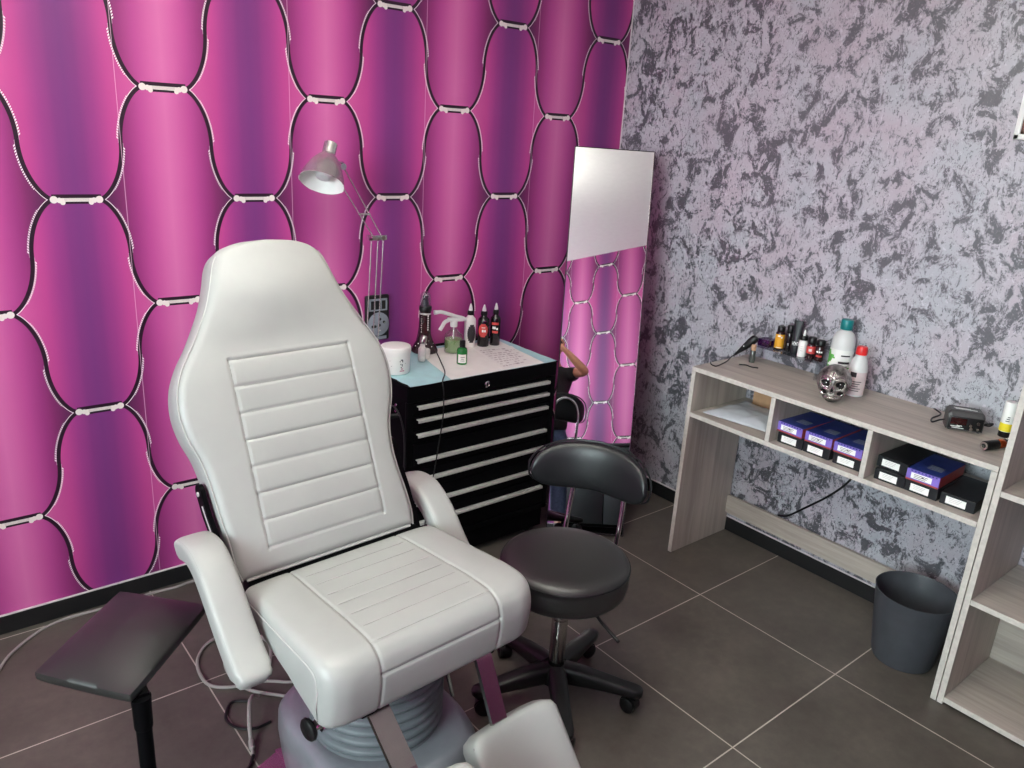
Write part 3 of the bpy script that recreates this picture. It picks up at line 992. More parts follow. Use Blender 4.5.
for k in range(7):
    zt, zb = bounds[k]-.003, bounds[k+1]+.003
    bm = B(); box(bm, (TX0+.030, TY0+.002, zb), (TX1-.030, TY0+.022, zt), .003)
    d = obj('drawer', bm, M['black_metal'], tr)
    bm = B()
    z = hz[k]
    box(bm, (TX0+.042, TY0-.016, z-.006), (TX1-.046, TY0-.010, z+.006), .002)
    box(bm, (TX0+.042, TY0-.016, z+.003), (TX1-.046, TY0+.004, z+.007), .0015)
    obj('handle', bm, M['alu'], d)
for q, (x, y) in enumerate(((TX0+.06, TY0+.07), (TX1-.06, TY0+.07), (TX0+.06, TY1-.07), (TX1-.06, TY1-.07))):
    bm = B(); lathe(bm, (x-.016, y, .05), [(.0, 0), (.044, 0), (.05, .005), (.05, .027), (.044, .032), (0, .032)], 28, axis=(1, 0, 0))
    box(bm, (x-.025, y-.03, .112), (x+.025, y+.03, .13), .002); box(bm, (x-.022, y-.012, .045), (x-.018, y+.012, .115)); box(bm, (x+.018, y-.012, .045), (x+.022, y+.012, .115))
    obj('castor', bm, M['rubber'], tr)
bm = B(); tube(bm, [(TX0-.002, TY0+.06, .70), (TX0-.035, TY0+.07, .70), (TX0-.035, TY1-.09, .70), (TX0-.002, TY1-.08, .70)], .009, 10, smooth=False)
obj('push_bar', bm, M['black_plastic'], tr)
bm = B()
for z in (.735, .712): lathe(bm, (TX0+.001, -.40, z), [(.0, 0), (.007, 0), (.006, .003), (0, .004)], 12, axis=(-1, 0, 0))
obj('rivet', bm, M['chrome'], tr)

# ------------------------------------------------------------------ leaning mirror
mel = .247; maz = .873
MN = Vector((-math.cos(mel)*math.cos(maz), -math.cos(mel)*math.sin(maz), math.sin(mel)))
ME = Vector((math.sin(maz), -math.cos(maz), 0))      # towards its right edge
MU = Vector((math.sin(mel)*math.cos(maz), math.sin(mel)*math.sin(maz), math.cos(mel)))
MBR = Vector((-.488, -.726, .004)); MW_, ML_ = .360, 1.759
_t = R(.55); ME, MU = ME*math.cos(_t)-MU*math.sin(_t), MU*math.cos(_t)+ME*math.sin(_t)
MM = Matrix((( *ME, 0), (*MU, 0), (*MN, 0), (0, 0, 0, 1))).transposed()
MM.translation = MBR-ME*MW_
mir = thing('standing_mirror', MBR-ME*MW_*.5-MN*.02, 'tall narrow frameless mirror leaning in the corner, reflecting purple wallpaper and ceiling', 'mirror')
mm, nt, b = newmat('mirror_silvering')
b.inputs['Metallic'].default_value = 1; b.inputs['Roughness'].default_value = 0.015
tcn = nt.nodes.new('ShaderNodeTexCoord')
nt.links.new(ramp(nt, nz(nt, tcn.outputs['Object'], 2.0, 2), [(.3, (236, 238, 240)), (.7, (240, 241, 243))]), b.inputs['Base Color'])
bm = B(); box(bm, (0.0012, 0.0012, -.004), (MW_-.0012, ML_-.0012, 0), 0)
obj('mirror_glass', bm, mm, mir, MM, smooth=False)
bm = B()
for lo, hi in (((0, 0, -.016), (.0035, ML_, .001)), ((MW_-.0035, 0, -.016), (MW_, ML_, .001)), ((0, 0, -.016), (MW_, .006, .001)), ((0, ML_-.0035, -.016), (MW_, ML_, .001))):
    box(bm, lo, hi, .0006, 1)
fr = obj('edge_frame', bm, M['black_edge'], mir, MM, smooth=False)
bm = B()
box(bm, (MW_-.0042, .004, .0005), (MW_-.0026, ML_-.002, .0014))
obj('bevel_strip', bm, M['bright_silver'], fr, MM, smooth=False)
bm = B(); box(bm, (.004, .006, -.016), (MW_-.004, ML_-.004, -.0045))
obj('back_board', bm, M['black_card'], mir, MM, smooth=False)
bm = B(); tp = MM @ Vector((MW_/2, 1.25, -.016))
ft = Vector((-.24, -.20, .006))
ribbon(bm, [tp, ft], ME, .09, .010)
obj('prop_leg', bm, M['black_metal'], mir, smooth=False)

# ------------------------------------------------------------------ desk against the grey wall
DXF, DXB, DY0, DY1, DZ = -.403, -.0095, -2.113, -.922, .873
dk = thing('console_desk', (-.2, (DY0+DY1)/2, 0), 'grey oak console desk with three open cubbies along the mottled grey wall', 'desk')
bm = B(); box(bm, (DXF, DY0, DZ-.019), (DXB, DY1, DZ), .001, 1); obj('top', bm, M['oak_y'], dk, smooth=False)
for y0, y1 in ((DY1-.019, DY1), (DY0, DY0+.019)):
    bm = B(); box(bm, (DXF, y0, .0), (DXB, y1, DZ-.0195), .001, 1); obj('side_panel', bm, M['oak_z'], dk, smooth=False)
bm = B(); box(bm, (DXF, DY0+.0195, .655), (DXB, DY1-.0195, .674), .001, 1); obj('shelf', bm, M['oak_y'], dk, smooth=False)
for y in (-1.316, -1.703):
    bm = B(); box(bm, (DXF, y-.0095, .6745), (DXB, y+.0095, DZ-.0195), .001, 1); obj('divider', bm, M['oak_z'], dk, smooth=False)
bm = B(); box(bm, (-.030, DY0+.0195, .100), (-.0115, DY1-.0195, .188), .001, 1); obj('back_rail', bm, M['oak_y'], dk, smooth=False)
bm = B()   # pale edging on every front edge
ex = DXF-.0009
box(bm, (ex, DY0, DZ-.0185), (DXF+.0003, DY1, DZ-.0005)); box(bm, (ex, DY0+.02, .6555), (DXF+.0003, DY1-.02, .6735))
for y0, y1 in ((DY1-.0185, DY1-.0005), (DY0+.0005, DY0+.0185)): box(bm, (ex, y0, .001), (DXF+.0003, y1, DZ-.02))
for y in (-1.316, -1.703): box(bm, (ex, y-.009, .6745), (DXF+.0003, y+.009, DZ-.02))
obj('edging', bm, M['oak_edge'], dk, smooth=False)

# ------------------------------------------------------------------ open shelf unit to the right
UY0, UY1, UZ = -2.93, -2.1155, 1.195
un = thing('open_shelf_unit', (-.2, (UY0+UY1)/2, 0), 'grey oak open shelf unit standing against the end of the desk', 'shelf unit')
for y0, y1 in ((UY1-.019, UY1), (UY0, UY0+.019)):
    bm = B(); box(bm, (DXF, y0, .0), (DXB, y1, UZ), .001, 1); obj('side_panel', bm, M['oak_z'], un, smooth=False)
for z1 in (.030, .412, .800, UZ-.0005):
    bm = B(); box(bm, (DXF, UY0+.0195, z1-.019), (DXB, UY1-.0195, z1), .001, 1); obj('shelf', bm, M['oak_y'], un, smooth=False)
bm = B(); box(bm, (-.030, UY0+.0195, .0305), (-.0115, UY1-.0195, .3925), .001, 1); obj('back_panel', bm, M['oak_y'], un, smooth=False)
bm = B()
for z1 in (.030, .412, .800, UZ-.0005): box(bm, (ex, UY0+.02, z1-.0185), (DXF+.0003, UY1-.02, z1-.0005))
for y0, y1 in ((UY1-.0185, UY1-.0005), (UY0+.0005, UY0+.0185)): box(bm, (ex, y0, .001), (DXF+.0003, y1, UZ-.001))
obj('edging', bm, M['oak_edge'], un, smooth=False)

# ------------------------------------------------------------------ waste bin
BX, BY = -.262, -1.925
bm = B()
lathe(bm, (BX, BY, 0), [(.0, .002), (.096, .0), (.102, .003), (.107, .02), (.124, .15), (.138, .272), (.1395, .278), (.1365, .278), (.134, .270), (.121, .15), (.104, .02), (.098, .008), (0, .008)], 56)
obj('waste_bin', bm, M['dark_grey_plastic'], loc=(BX, BY, 0), angle=45)
tag(bpy.data.objects['waste_bin'], 'charcoal plastic waste bin on the floor under the desk end', 'waste bin')

# ------------------------------------------------------------------ desk lamp
lampc = (-1.455, -.16, TZ+.0098)
lp_ = thing('desk_lamp', lampc, 'brushed metal architect desk lamp with bell shade on thin spring arms', 'lamp')
bm = B(); lathe(bm, lampc, [(.0, .004), (.07, .004), (.072, .008), (.07, .018), (.03, .024), (.014, .028), (.012, .06), (0, .06)], 36)
obj('base', bm, M['lamp_metal'], lp_)
E0 = Vector((-1.468, -.16, 1.338))       # elbow bar centre
B0 = Vector((-1.487, -.16, .885))
xd = Vector((1, 0, 0))
bm = B()
for k, (dx, dy) in enumerate(((-.030, 0), (.006, .012), (.022, 0))):
    cyl(bm, B0+Vector((dx, dy, 0)), E0+Vector((dx+.004, dy, 0)), .0024, n=10)
lowarm = obj('lower_arm', bm, M['lamp_metal'], lp_)
bm = B(); box(bm, B0+Vector((-.04, -.010, -.032)), B0+Vector((.032, .016, .01)), .004)
obj('swivel_block', bm, M['lamp_metal'], lp_)
bm = B(); box(bm, E0+Vector((-.042, -.012, -.008)), E0+Vector((.036, .016, .012)), .003)
for dx in (-.02, .02): lathe(bm, E0+Vector((dx, -.013, .002)), [(.0, 0), (.009, 0), (.009, .032), (0, .032)], 14, axis=(0, 1, 0))
obj('elbow', bm, M['chrome'], lp_)
S0 = Vector((-1.628, -.175, 1.605))       # where the arm meets the shade
bm = B()
cyl(bm, E0+Vector((-.020, -.004, .006)), S0+Vector((-.010, 0, -.05)), .0024, n=10)
cyl(bm, E0+Vector((.014, -.004, .010)), S0+Vector((.012, 0, -.006)), .0024, n=10)
cr = E0.lerp(S0, .35)
box(bm, cr+Vector((-.030, -.008, -.004)), cr+Vector((.018, .004, .004)), .001)
obj('upper_arm', bm, M['lamp_metal'], lp_)
axis = Vector((-.42, -.36, -.83)).normalized()
T0 = Vector((-1.674, -.19, 1.684))
bm = B()
prof_ = [(.0, 0), (.021, 0), (.0235, .002), (.0235, .044), (.027, .048), (.036, .058), (.050, .078), (.062, .102), (.072, .128), (.0795, .156), (.0805, .158), (.0785, .158), (.071, .130), (.060, .104), (.048, .080), (.034, .062), (.0, .055)]
n_out = 11
x, y, d = frame_z(axis)
Rg = [circ(T0+d*h, x, y, max(r, 1e-4), 56) for r, h in prof_]
rings(bm, Rg)
bm.faces.ensure_lookup_table()
sh = obj('shade', bm, [M['lamp_metal'], M['wht']], lp_, angle=40)
me = sh.data
inv = ROOT[sh.name].inverted()
for p in me.polygons:
    c = inv @ p.center; rel = c-T0; h = rel.dot(axis); rad_ = (rel-axis*h).length
    nrm = p.normal
    if (rel-axis*h).normalized().dot(nrm) < 0 and h > .054: p.material_index = 1
bm = B(); lathe(bm, T0+axis*.05, [(.012, 0), (.012, .02), (.026, .05), (.03, .07), (.024, .088), (.0, .097)], 24, axis=axis)
obj('bulb', bm, M['milky'], sh)
bm = B(); tube(bm, [T0+axis*.085+Vector((.035, 0, .01)), S0+Vector((.008, 0, .012)), S0+Vector((.004, 0, -.01))], .005, 8); lathe(bm, S0+Vector((.004, -.012, 0)), [(.0, 0), (.012, 0), (.012, .024), (0, .024)], 16, axis=(0, 1, 0))
obj('shade_joint', bm, M['chrome'], lp_)

# ------------------------------------------------------------------ little control panel on the purple wall
pn = thing('wall_control_box', (-1.385, -.012, .885), 'small black box with grey dial hanging on the purple wall behind the lamp arms', 'control box')
bm = B(); box(bm, (-1.44, -.024, .883), (-1.330, -.001, 1.078), .008, 3); obj('case', bm, M['black_plastic'], pn)
bm = B()
for lo, hi in (((-1.428, -.026, 1.055), (-1.342, -.0238, 1.064)), ((-1.428, -.026, 1.012), (-1.342, -.0238, 1.018)), ((-1.428, -.026, 1.012), (-1.420, -.0238, 1.064)), ((-1.350, -.026, 1.012), (-1.342, -.0238, 1.064)), ((-1.404, -.026, 1.012), (-1.399, -.0238, 1.064)), ((-1.374, -.026, 1.012), (-1.369, -.0238, 1.064))):
    box(bm, lo, hi, .0006, 1)
obj('display_frame', bm, M['grey_dial'], pn)
bm = B(); box(bm, (-1.41, -.026, .888), (-1.345, -.0238, .902), .002); obj('name_strip', bm, M['grey_dial'], pn)
bm = B(); lathe(bm, (-1.384, -.0238, .955), [(.0, 0), (.050, 0), (.050, .004), (.047, .0055), (0, .0055)], 40, axis=(0, -1, 0))
dl = obj('dial', bm, M['grey_dial'], pn)
bm = B()
for dx, dz in ((-.03, -.008), (-.018, -.008), (.004, .022), (.002, -.004), (.024, .008)): lathe(bm, (-1.384+dx, -.0290, .955+dz), [(.0, 0), (.006, 0), (.006, .002), (0, .002)], 12, axis=(0, -1, 0))
obj('socket', bm, M['rubber'], dl)
for dx, dz in ((.026, .006), (.003, -.026)):
    bm = B(); lathe(bm, (-1.384+dx, -.0305, .955+dz), [(.0, 0), (.0042, 0), (.003, .003), (0, .003)], 12, axis=(0, -1, 0))
    obj('stud', bm, M['bright_silver'], dl)
# ------------------------------------------------------------------ things on the trolley
ZT = TZ+.0104
CAM = Vector((-3.00977, -2.86903, 1.78110))
def face(x, y): return math.atan2(CAM.y-y, CAM.x-x)
def sheet(name, poly, z, mat, label, cat, wob=.0025, sub=10, th_=.0008, ripple=None):
    """thin paper: polygon corners in order, gently rippled, with real thickness"""
    bm = B(); c = [Vector((p[0], p[1], 0)) for p in poly]
    rows = []
    for i in range(sub+1):
        row = []
        for j in range(sub+1):
            u, v = i/sub, j/sub
            p = (c[0]*(1-u)+c[1]*u)*(1-v)+(c[3]*(1-u)+c[2]*u)*v
            edge = (i in (0, sub)) or (j in (0, sub))
            n_ = noise.noise(Vector((p.x*17, p.y*17, 3.1)))
            n2_ = noise.noise(Vector((p.x*23, p.y*23, 8.7)))
            q = Vector((p.x+(wob*3*n2_ if edge else 0), p.y+(wob*3*n_ if edge else 0), z+wob*.5*(.5+.5*n_)))
            row.append(q)
        rows.append(row)
    vt = grid(bm, rows)
    vb = grid(bm, [[p-Vector((0, 0, th_)) for p in r] for r in rows])
    la, lb = loop_of(vt), loop_of(vb)
    for i in range(len(la)):
        k = (i+1) % len(la); bm.faces.new((la[i], la[k], lb[k], lb[i]))
    cc = sum(c, Vector())/4
    o = obj(name, bm, mat, loc=(cc.x, cc.y, z)); tag(o, label, cat); return o
sheet('trolley_liner', [(-1.512, -.489), (-.771, -.487), (-.772, -.060), (-1.508, -.060)], TZ+.0072, M['paper_blue'], 'pale blue disposable liner covering the trolley top', 'liner', sub=16)
sheet('paper_towel', [(-1.325, -.488), (-.845, -.487), (-.800, -.105), (-1.235, -.085)], TZ+.0088, M['paper_white'], 'plain white paper laid over the blue liner on the trolley', 'paper', wob=.0008)
ps = sheet('printed_sheet', [(-1.055, -.478), (-.885, -.462), (-.805, -.215), (-.985, -.165)], TZ+.0098, M['white_label'], 'white sheet printed with rows of faint marks on the trolley', 'printed sheet', wob=.0004)
bm = B(); c4 = [Vector(p) for p in ((-1.055, -.478, 0), (-.885, -.462, 0), (-.805, -.215, 0), (-.985, -.165, 0))]
rnd = random.Random(4)
for r in range(9):
    v = .10+.095*r; u = .07
    while u < .93:
        w = rnd.uniform(.04, .12)
        if rnd.random() < .82:
            a = (c4[0]*(1-u)+c4[1]*u)*(1-v)+(c4[3]*(1-u)+c4[2]*u)*v; u2 = min(u+w, .95)
            b_ = (c4[0]*(1-u2)+c4[1]*u2)*(1-v)+(c4[3]*(1-u2)+c4[2]*u2)*v
            t_ = (b_-a).normalized(); n_ = Vector((-t_.y, t_.x, 0))*rnd.choice((.003, .005, .007)); z = Vector((0, 0, TZ+.0102))
            bm.faces.new([bm.verts.new(p+z) for p in (a-n_, b_-n_, b_+n_, a+n_)])
        u += w+rnd.uniform(.015, .05)
obj('print_marks', bm, M['print'], ps, smooth=False)

# white tub
x, y = -1.463, -.300
tb = thing('white_tub', (x, y, ZT), 'white lidded tub with small printed emblem on the blue liner', 'tub')
bm = B(); lathe(bm, (x, y, ZT), [(.0, 0), (.052, 0), (.055, .004), (.0565, .07), (.0565, .078), (0, .078)], 44); obj('body', bm, M['wht'], tb)
bm = B(); lathe(bm, (x, y, ZT), [(.0, .0785), (.0585, .0785), (.0595, .082), (.0595, .102), (.057, .107), (.045, .110), (0, .111)], 44); obj('lid', bm, M['wht'], tb)
bm = B(); a = face(x, y)
for da, z0, z1, w in ((-.10, .060, .064, .16), (-.17, .054, .058, .06), (.0, .053, .060, .07), (-.12, .042, .048, .05), (-.02, .036, .046, .05), (-.10, .030, .034, .08)): patch(bm, (x, y), .0572, ZT+z0, ZT+z1, a+.45+da, a+.45+da+w, 4)
for da in (-.62, -.42, -.3, .7): patch(bm, (x, y), .0572, ZT+.045+.02*math.sin(9*da), ZT+.047+.02*math.sin(9*da), a+da, a+da+.04, 2)
obj('emblem', bm, M['print_dark'], tb)
bm = B(); patch(bm, (x, y), .0572, ZT+.016, ZT+.020, a+.28, a+.62, 6); patch(bm, (x, y), .0572, ZT+.024, ZT+.028, a+.38, a+.52, 6); obj('emblem_text', bm, M['print_pink'], tb)

# foam bottle
x, y = -1.205, -.108
fb = thing('foam_bottle', (x, y, ZT), 'tall dark foam pump bottle with clear domed cap on a wide black base', 'bottle')
bm = B(); lathe(bm, (x, y, ZT), [(.0, 0), (.056, 0), (.058, .004), (.056, .012), (.046, .030), (.034, .052), (.027, .075), (.0255, .095), (.0255, .168), (.024, .176), (0, .178)], 40); obj('body', bm, M['amber_bottle'], fb)
bm = B(); a = face(x, y)
for k in range(7): patch(bm, (x, y), .0260, ZT+.098+.010*k, ZT+.104+.010*k, a+.42, a+.60, 3)
for k in range(9): patch(bm, (x, y), .0260, ZT+.080+.0095*k, ZT+.082+.0095*k, a-.75+.05*(k % 3), a-.55+.05*(k % 2), 3)
for q in (.170, .166): patch(bm, (x, y), .0262, ZT+q, ZT+q+.0018, a-1.2, a+1.2, 12)
for k in range(8):
    aa = a-.9+.25*k; zz = .03+.012*(k % 3); rr_ = .0475-.3*(zz-.03)
    patch(bm, (x, y), rr_+.0035, ZT+zz, ZT+zz+.004, aa, aa+.10, 3)
obj('lettering', bm, M['white_label'], fb)
bm = B(); lathe(bm, (x, y, ZT), [(.0, .1785), (.0265, .1785), (.027, .182), (.027, .198), (.0255, .200), (0, .200)], 36); obj('collar', bm, M['black_plastic'], fb)
bm = B(); lathe(bm, (x, y, ZT), [(.0, .2005), (.017, .2005), (.013, .215), (.011, .232), (.013, .240), (.010, .246), (0, .246)], 24); tube(bm, [(x, y, ZT+.236), (x-.012, y-.010, ZT+.237), (x-.019, y-.016, ZT+.232)], .0045, 8); obj('pump', bm, M['dark_grey_plastic'], fb)
bm = B(); lathe(bm, (x, y, ZT), [(.0235, .2008), (.0235, .235), (.021, .250), (.014, .259), (.0, .261)], 32, cap=False); obj('clear_cap', bm, M['clear'], fb)

# spray bottle with green liquid
x, y = -1.098, -.170
sb = thing('spray_bottle', (x, y, ZT), 'clear trigger spray bottle with pale green liquid on the trolley', 'spray bottle')
bm = B(); lathe(bm, (x, y, ZT), [(.0, .003), (.036, .003), (.0375, .006), (.0375, .058), (0, .058)], 40); obj('liquid', bm, M['green_liquid'], sb)
bm = B(); lathe(bm, (x, y, ZT), [(.0, 0), (.038, 0), (.040, .003), (.040, .065), (.037, .076), (.026, .088), (.014, .100), (.012, .112), (.012, .118)], 40, cap=False); obj('bottle_shell', bm, M['clear'], sb)
bm = B(); lathe(bm, (x, y, ZT), [(.0, .112), (.0155, .112), (.016, .114), (.016, .134), (.013, .138), (0, .138)], 20); cyl(bm, (x, y, ZT+.004), (x, y, ZT+.112), .003, n=8)
d = Vector((-.86, .25, 0)).normalized()
box(bm, (-.045, -.011, .135), (.030, .011, .152), .005, 2, Matrix.Translation((x, y, ZT)) @ Matrix.Rotation(math.atan2(d.y, d.x), 4, 'Z'))
obj('collar', bm, M['milky'], sb)
bm = B(); ca = Matrix.Translation((x, y, ZT)) @ Matrix.Rotation(math.atan2(d.y, d.x), 4, 'Z')
Pn = [ca @ Vector(p) for p in ((-.055, 0, .138), (-.040, 0, .148), (-.01, 0, .156), (.025, 0, .168), (.060, 0, .178), (.082, 0, .176))]
tube(bm, Pn, .010, 10, flat=.008)
Pn = [ca @ Vector(p) for p in ((.026, 0, .140), (.042, 0, .132), (.052, 0, .115), (.062, 0, .098))]
tube(bm, Pn, .0055, 8, flat=.009)
lathe(bm, ca @ Vector((.078, 0, .177)), [(.0, 0), (.009, 0), (.010, .012), (0, .012)], 14, axis=d)
obj('trigger_head', bm, M['milky'], sb)

# little green bottle
x, y = -1.168, -.335
gb = thing('green_vial', (x, y, ZT), 'small green bottle with black cap and pale label on the trolley front', 'bottle')
bm = B(); lathe(bm, (x, y, ZT), [(.0, 0), (.0205, 0), (.022, .003), (.022, .058), (.019, .066), (.010, .071), (0, .071)], 28); obj('body', bm, M['green_glass'], gb)
bm = B(); lathe(bm, (x, y, ZT), [(.0, .0715), (.0115, .0715), (.012, .074), (.0115, .098), (.009, .100), (0, .100)], 20); obj('cap', bm, M['black_plastic'], gb)
bm = B(); a = face(x, y); patch(bm, (x, y), .0224, ZT+.008, ZT+.044, a-.75, a+.85, 12); lb_ = obj('label', bm, M['white_label'], gb)
bm = B()
for k, (w0, w1) in enumerate(((-.3, .55), (-.2, .35), (-.3, .5))): patch(bm, (x, y), .0227, ZT+.032-.008*k, ZT+.034-.008*k, a+w0, a+w1, 6)
obj('label_print', bm, M['print_dark'], lb_)

# three ink bottles at the back
def ink(x, y, r, h, bodym, labm, label, prints, lz=(.35, .75), la=(-1.1, 1.1), dz=0):
    o = thing('ink_bottle', (x, y, ZT), label, 'ink bottle', 'ink bottles at the back of the trolley')
    bm = B(); lathe(bm, (x, y, ZT), [(.0, 0), (r*.94, 0), (r, .003), (r, h*.60), (r*.92, h*.655), (r*.62, h*.70), (r*.45, h*.73), (r*.45, h*.745), (0, h*.745)], 32); obj('body', bm, bodym, o)
    bm = B(); lathe(bm, (x, y, ZT), [(.0, h*.747), (r*.56, h*.747), (r*.58, h*.755), (r*.56, h*.83), (r*.42, h*.845), (0, h*.845)], 20); obj('cap', bm, M['black_plastic'], o)
    bm = B(); lathe(bm, (x, y, ZT), [(.0, h*.846), (r*.36, h*.846), (r*.33, h*.90), (r*.18, h*.97), (r*.10, h), (0, h)], 16); obj('tip', bm, M['milky'], o)
    a = face(x, y)
    bm = B()
    if labm is not None:
        patch(bm, (x, y), r+.0004, ZT+h*lz[0], ZT+h*lz[1], a+la[0], a+la[1], 16); l = obj('label', bm, labm, o)
    else: l = o; bm.free()
    for mat, pr in prints:
        bm = B()
        for (a0, a1, z0, z1) in pr: patch(bm, (x, y), r+.0008, ZT+h*z0, ZT+h*z1, a+a0, a+a1, 8)
        obj('label_print', bm, mat, l)
    return o
def disc_rows(ac, zc, ra, rz, n=9):
    out = []
    for k in range(n):
        t = -1+2*(k+.5)/n; w = math.sqrt(1-t*t)*ra
        out.append((ac-w, ac+w, zc+rz*(t-1/n), zc+rz*(t+1/n)))
    return out
ink(-.985, -.135, .0255, .195, M['wht'], M['white_label'], 'white ink bottle with a black oval emblem, left of the three on the trolley', [(M['print_dark'], disc_rows(.35, .33, .78, .21)), ], (.02, .58), (-1.4, 1.4))
ink(-.921, -.150, .0265, .188, M['dark_bottle'], None, 'dark ink bottle with a round red label, middle of the three on the trolley', [(M['red_label'], disc_rows(-.05, .40, .85, .16)), (M['white_label'], [(-.25, .05, .36, .42), (.12, .4, .36, .42), (-.3, .3, .46, .48)])])
ink(-.862, -.160, .0235, .192, M['dark_bottle'], None, 'dark ink bottle with red and white label, rightmost of three on the trolley', [(M['red_label'], [(-.75, .65, .50, .56), (-.6, .55, .30, .36)]), (M['white_label'], [(-.55, .1, .40, .46), (.2, .5, .38, .43)])])

# tattoo machine with its clip cord
x, y = -1.300, -.235
tm = thing('tattoo_machine', (x, y, ZT), 'small silver tattoo machine standing on the blue liner next to the tub', 'tattoo machine')
ax = Vector((.10, .10, 1)).normalized(); o0 = Vector((x, y, ZT+.001))
bm = B(); lathe(bm, o0, [(.0, 0), (.012, 0), (.0155, .004), (.0165, .02), (.0165, .052), (.014, .058), (.010, .062), (.010, .072), (0, .072)], 24, axis=ax); obj('grip', bm, M['alu'], tm)
bm = B(); lathe(bm, o0+ax*.073, [(.0, 0), (.011, 0), (.014, .006), (.014, .028), (.011, .034), (0, .034)], 20, axis=(ax+Vector((.3, .1, 0))).normalized()); obj('motor', bm, M['chrome_dull'], tm)
bm = B(); tube(bm, [o0+ax*.10+Vector((.012, .004, 0)), (-1.262, -.205, ZT+.085), (-1.240, -.235, ZT+.05), (-1.255, -.31, ZT+.012), (-1.31, -.42, ZT+.006), (-1.375, -.500, ZT+.003), (-1.383, -.522, .80), (-1.381, -.520, .70), (-1.392, -.516, .60), (-1.411, -.514, .47), (-1.44, -.515, .32), (-1.47, -.54, .16), (-1.50, -.60, .03), (-1.56, -.68, .006)], .0024, 8)
obj('cable', bm, M['cord_black'], tm)
x, y = -1.258, -.198
bm = B(); lathe(bm, (x, y, ZT), [(.0, 0), (.018, 0), (.0195, .003), (.0195, .036), (.016, .040), (0, .040)], 24)
o = obj('plastic_cup', bm, M['wht'], loc=(x, y, ZT)); tag(o, 'tiny white plastic cap beside the silver tattoo machine', 'cup')
bm = B(); tube(bm, [(-1.535, -.36, .70), (-1.56, -.44, .752), (-1.553, -.478, .73), (-1.540, -.492, .66), (-1.536, -.494, .57), (-1.538, -.492, .49), (-1.545, -.48, .38), (-1.56, -.46, .20), (-1.585, -.47, .02), (-1.62, -.55, .006)], .0032, 8)
o = obj('side_cord', bm, M['cord_black'], loc=(-1.55, -.47, 0)); tag(o, 'thin dark cord hanging down the left side of the trolley', 'cord')

# ------------------------------------------------------------------ things on the desk
ZD = DZ+.0004
# clear riser with bottles
rs = thing('acrylic_riser', (-.062, -1.135, ZD), 'clear acrylic riser on the desk carrying six little bottles', 'riser')
ry0, ry1, rx0, rx1, rz_ = -1.302, -.985, -.108, -.012, .945
bm = B(); box(bm, (rx0, ry0, rz_-.003), (rx1, ry1, rz_), .0006, 1); obj('deck', bm, M['clear'], rs, smooth=False)
for yy in (ry0, ry1-.003):
    bm = B(); box(bm, (rx0, yy, ZD), (rx1, yy+.003, rz_-.003), .0006, 1); obj('end_panel', bm, M['clear'], rs, smooth=False)
RZ = rz_+.0004
def small(name, x, y, r, h, bodym, capm, label, lab=None, lz=(.1, .6), prints=(), shoulder=.72, neck=.5, capr=.62, nozzle=None, group=None, cat='bottle'):
    o = thing(name, (x, y, RZ), label, cat, group)
    bm = B(); lathe(bm, (x, y, RZ), [(.0, 0), (r*.93, 0), (r, .0025), (r, h*shoulder*.88), (r*.85, h*shoulder*.96), (r*neck, h*shoulder), (0, h*shoulder)], 28); obj('body', bm, bodym, o)
    bm = B(); lathe(bm, (x, y, RZ), [(.0, h*shoulder+.0005), (r*capr, h*shoulder+.0005), (r*capr*1.03, h*shoulder+.003), (r*capr, h-.003), (r*capr*.85, h), (0, h)], 20); obj('cap', bm, capm, o)
    if nozzle: 
        bm = B(); lathe(bm, (x, y, RZ), [(.0, h+.0005), (r*.32, h+.0005), (r*.25, h+nozzle*.6), (r*.12, h+nozzle), (0, h+nozzle)], 14); obj('nozzle', bm, M['wht'], o)
    a = face(x, y); l = o
    if lab:
        bm = B(); patch(bm, (x, y), r+.0004, RZ+h*lz[0], RZ+h*lz[1], a-1.3, a+1.3, 16); l = obj('label', bm, lab, o)
    for mat, pr in prints:
        bm = B()
        for (a0, a1, z0, z1) in pr: patch(bm, (x, y), r+.0008, RZ+h*z0, RZ+h*z1, a+a0, a+a1, 5)
        obj('label_print', bm, mat, l)
    return o
G = 'little bottles on the clear riser'
small('small_bottle', -.052, -1.088, .0195, .100, M['amber_bottle'], M['black_plastic'], 'little bottle with an orange label, first on the clear riser', M['orange_label'], (.06, .66), [(M['white_label'], [(-.5, .1, .56, .62), (.2, .5, .5, .58), (-.6, .6, .08, .11)])], .78, .6, .8, group=G)
small('small_bottle', -.045, -1.127, .0150, .112, M['dark_bottle'], M['black_plastic'], 'slim plain black bottle between the orange label and the tall black tube', None, (.1, .6), [(M['print'], [(-.3, .1, .3, .32), (-.3, .1, .25, .27)])], .74, .6, .9, group=G)
o = thing('black_squeeze_tube', (-.062, -1.170, RZ), 'tall flat black tube with white lettering standing on the clear riser', 'tube', G)
bm = B(); rr = []
for z, a_, b_ in ((0, .017, .017), (.004, .0195, .0195), (.03, .0195, .019), (.07, .0195, .013), (.115, .019, .006), (.135, .0185, .0028), (.142, .0185, .0024)):
    rr.append(circ((-.062, -1.170, RZ+z), Vector((.35, -.94, 0)), Vector((.94, .35, 0)), a_, 24, b_))
rings(bm, rr); obj('tube_body', bm, M['black_card'], o)
bm = B()
for k, w in enumerate((-.9, -.55, -.2, .15, .5)): 
    aa = face(-.062, -1.17)
    patch(bm, (-.062, -1.170), .0203, RZ+.040, RZ+.056, aa+w*.8, aa+w*.8+.08, 2); patch(bm, (-.062, -1.170), .0203, RZ+(.052 if k % 2 else .046), RZ+(.056 if k % 2 else .050), aa+w*.8, aa+w*.8+.22, 3)
obj('lettering', bm, M['white_label'], o)
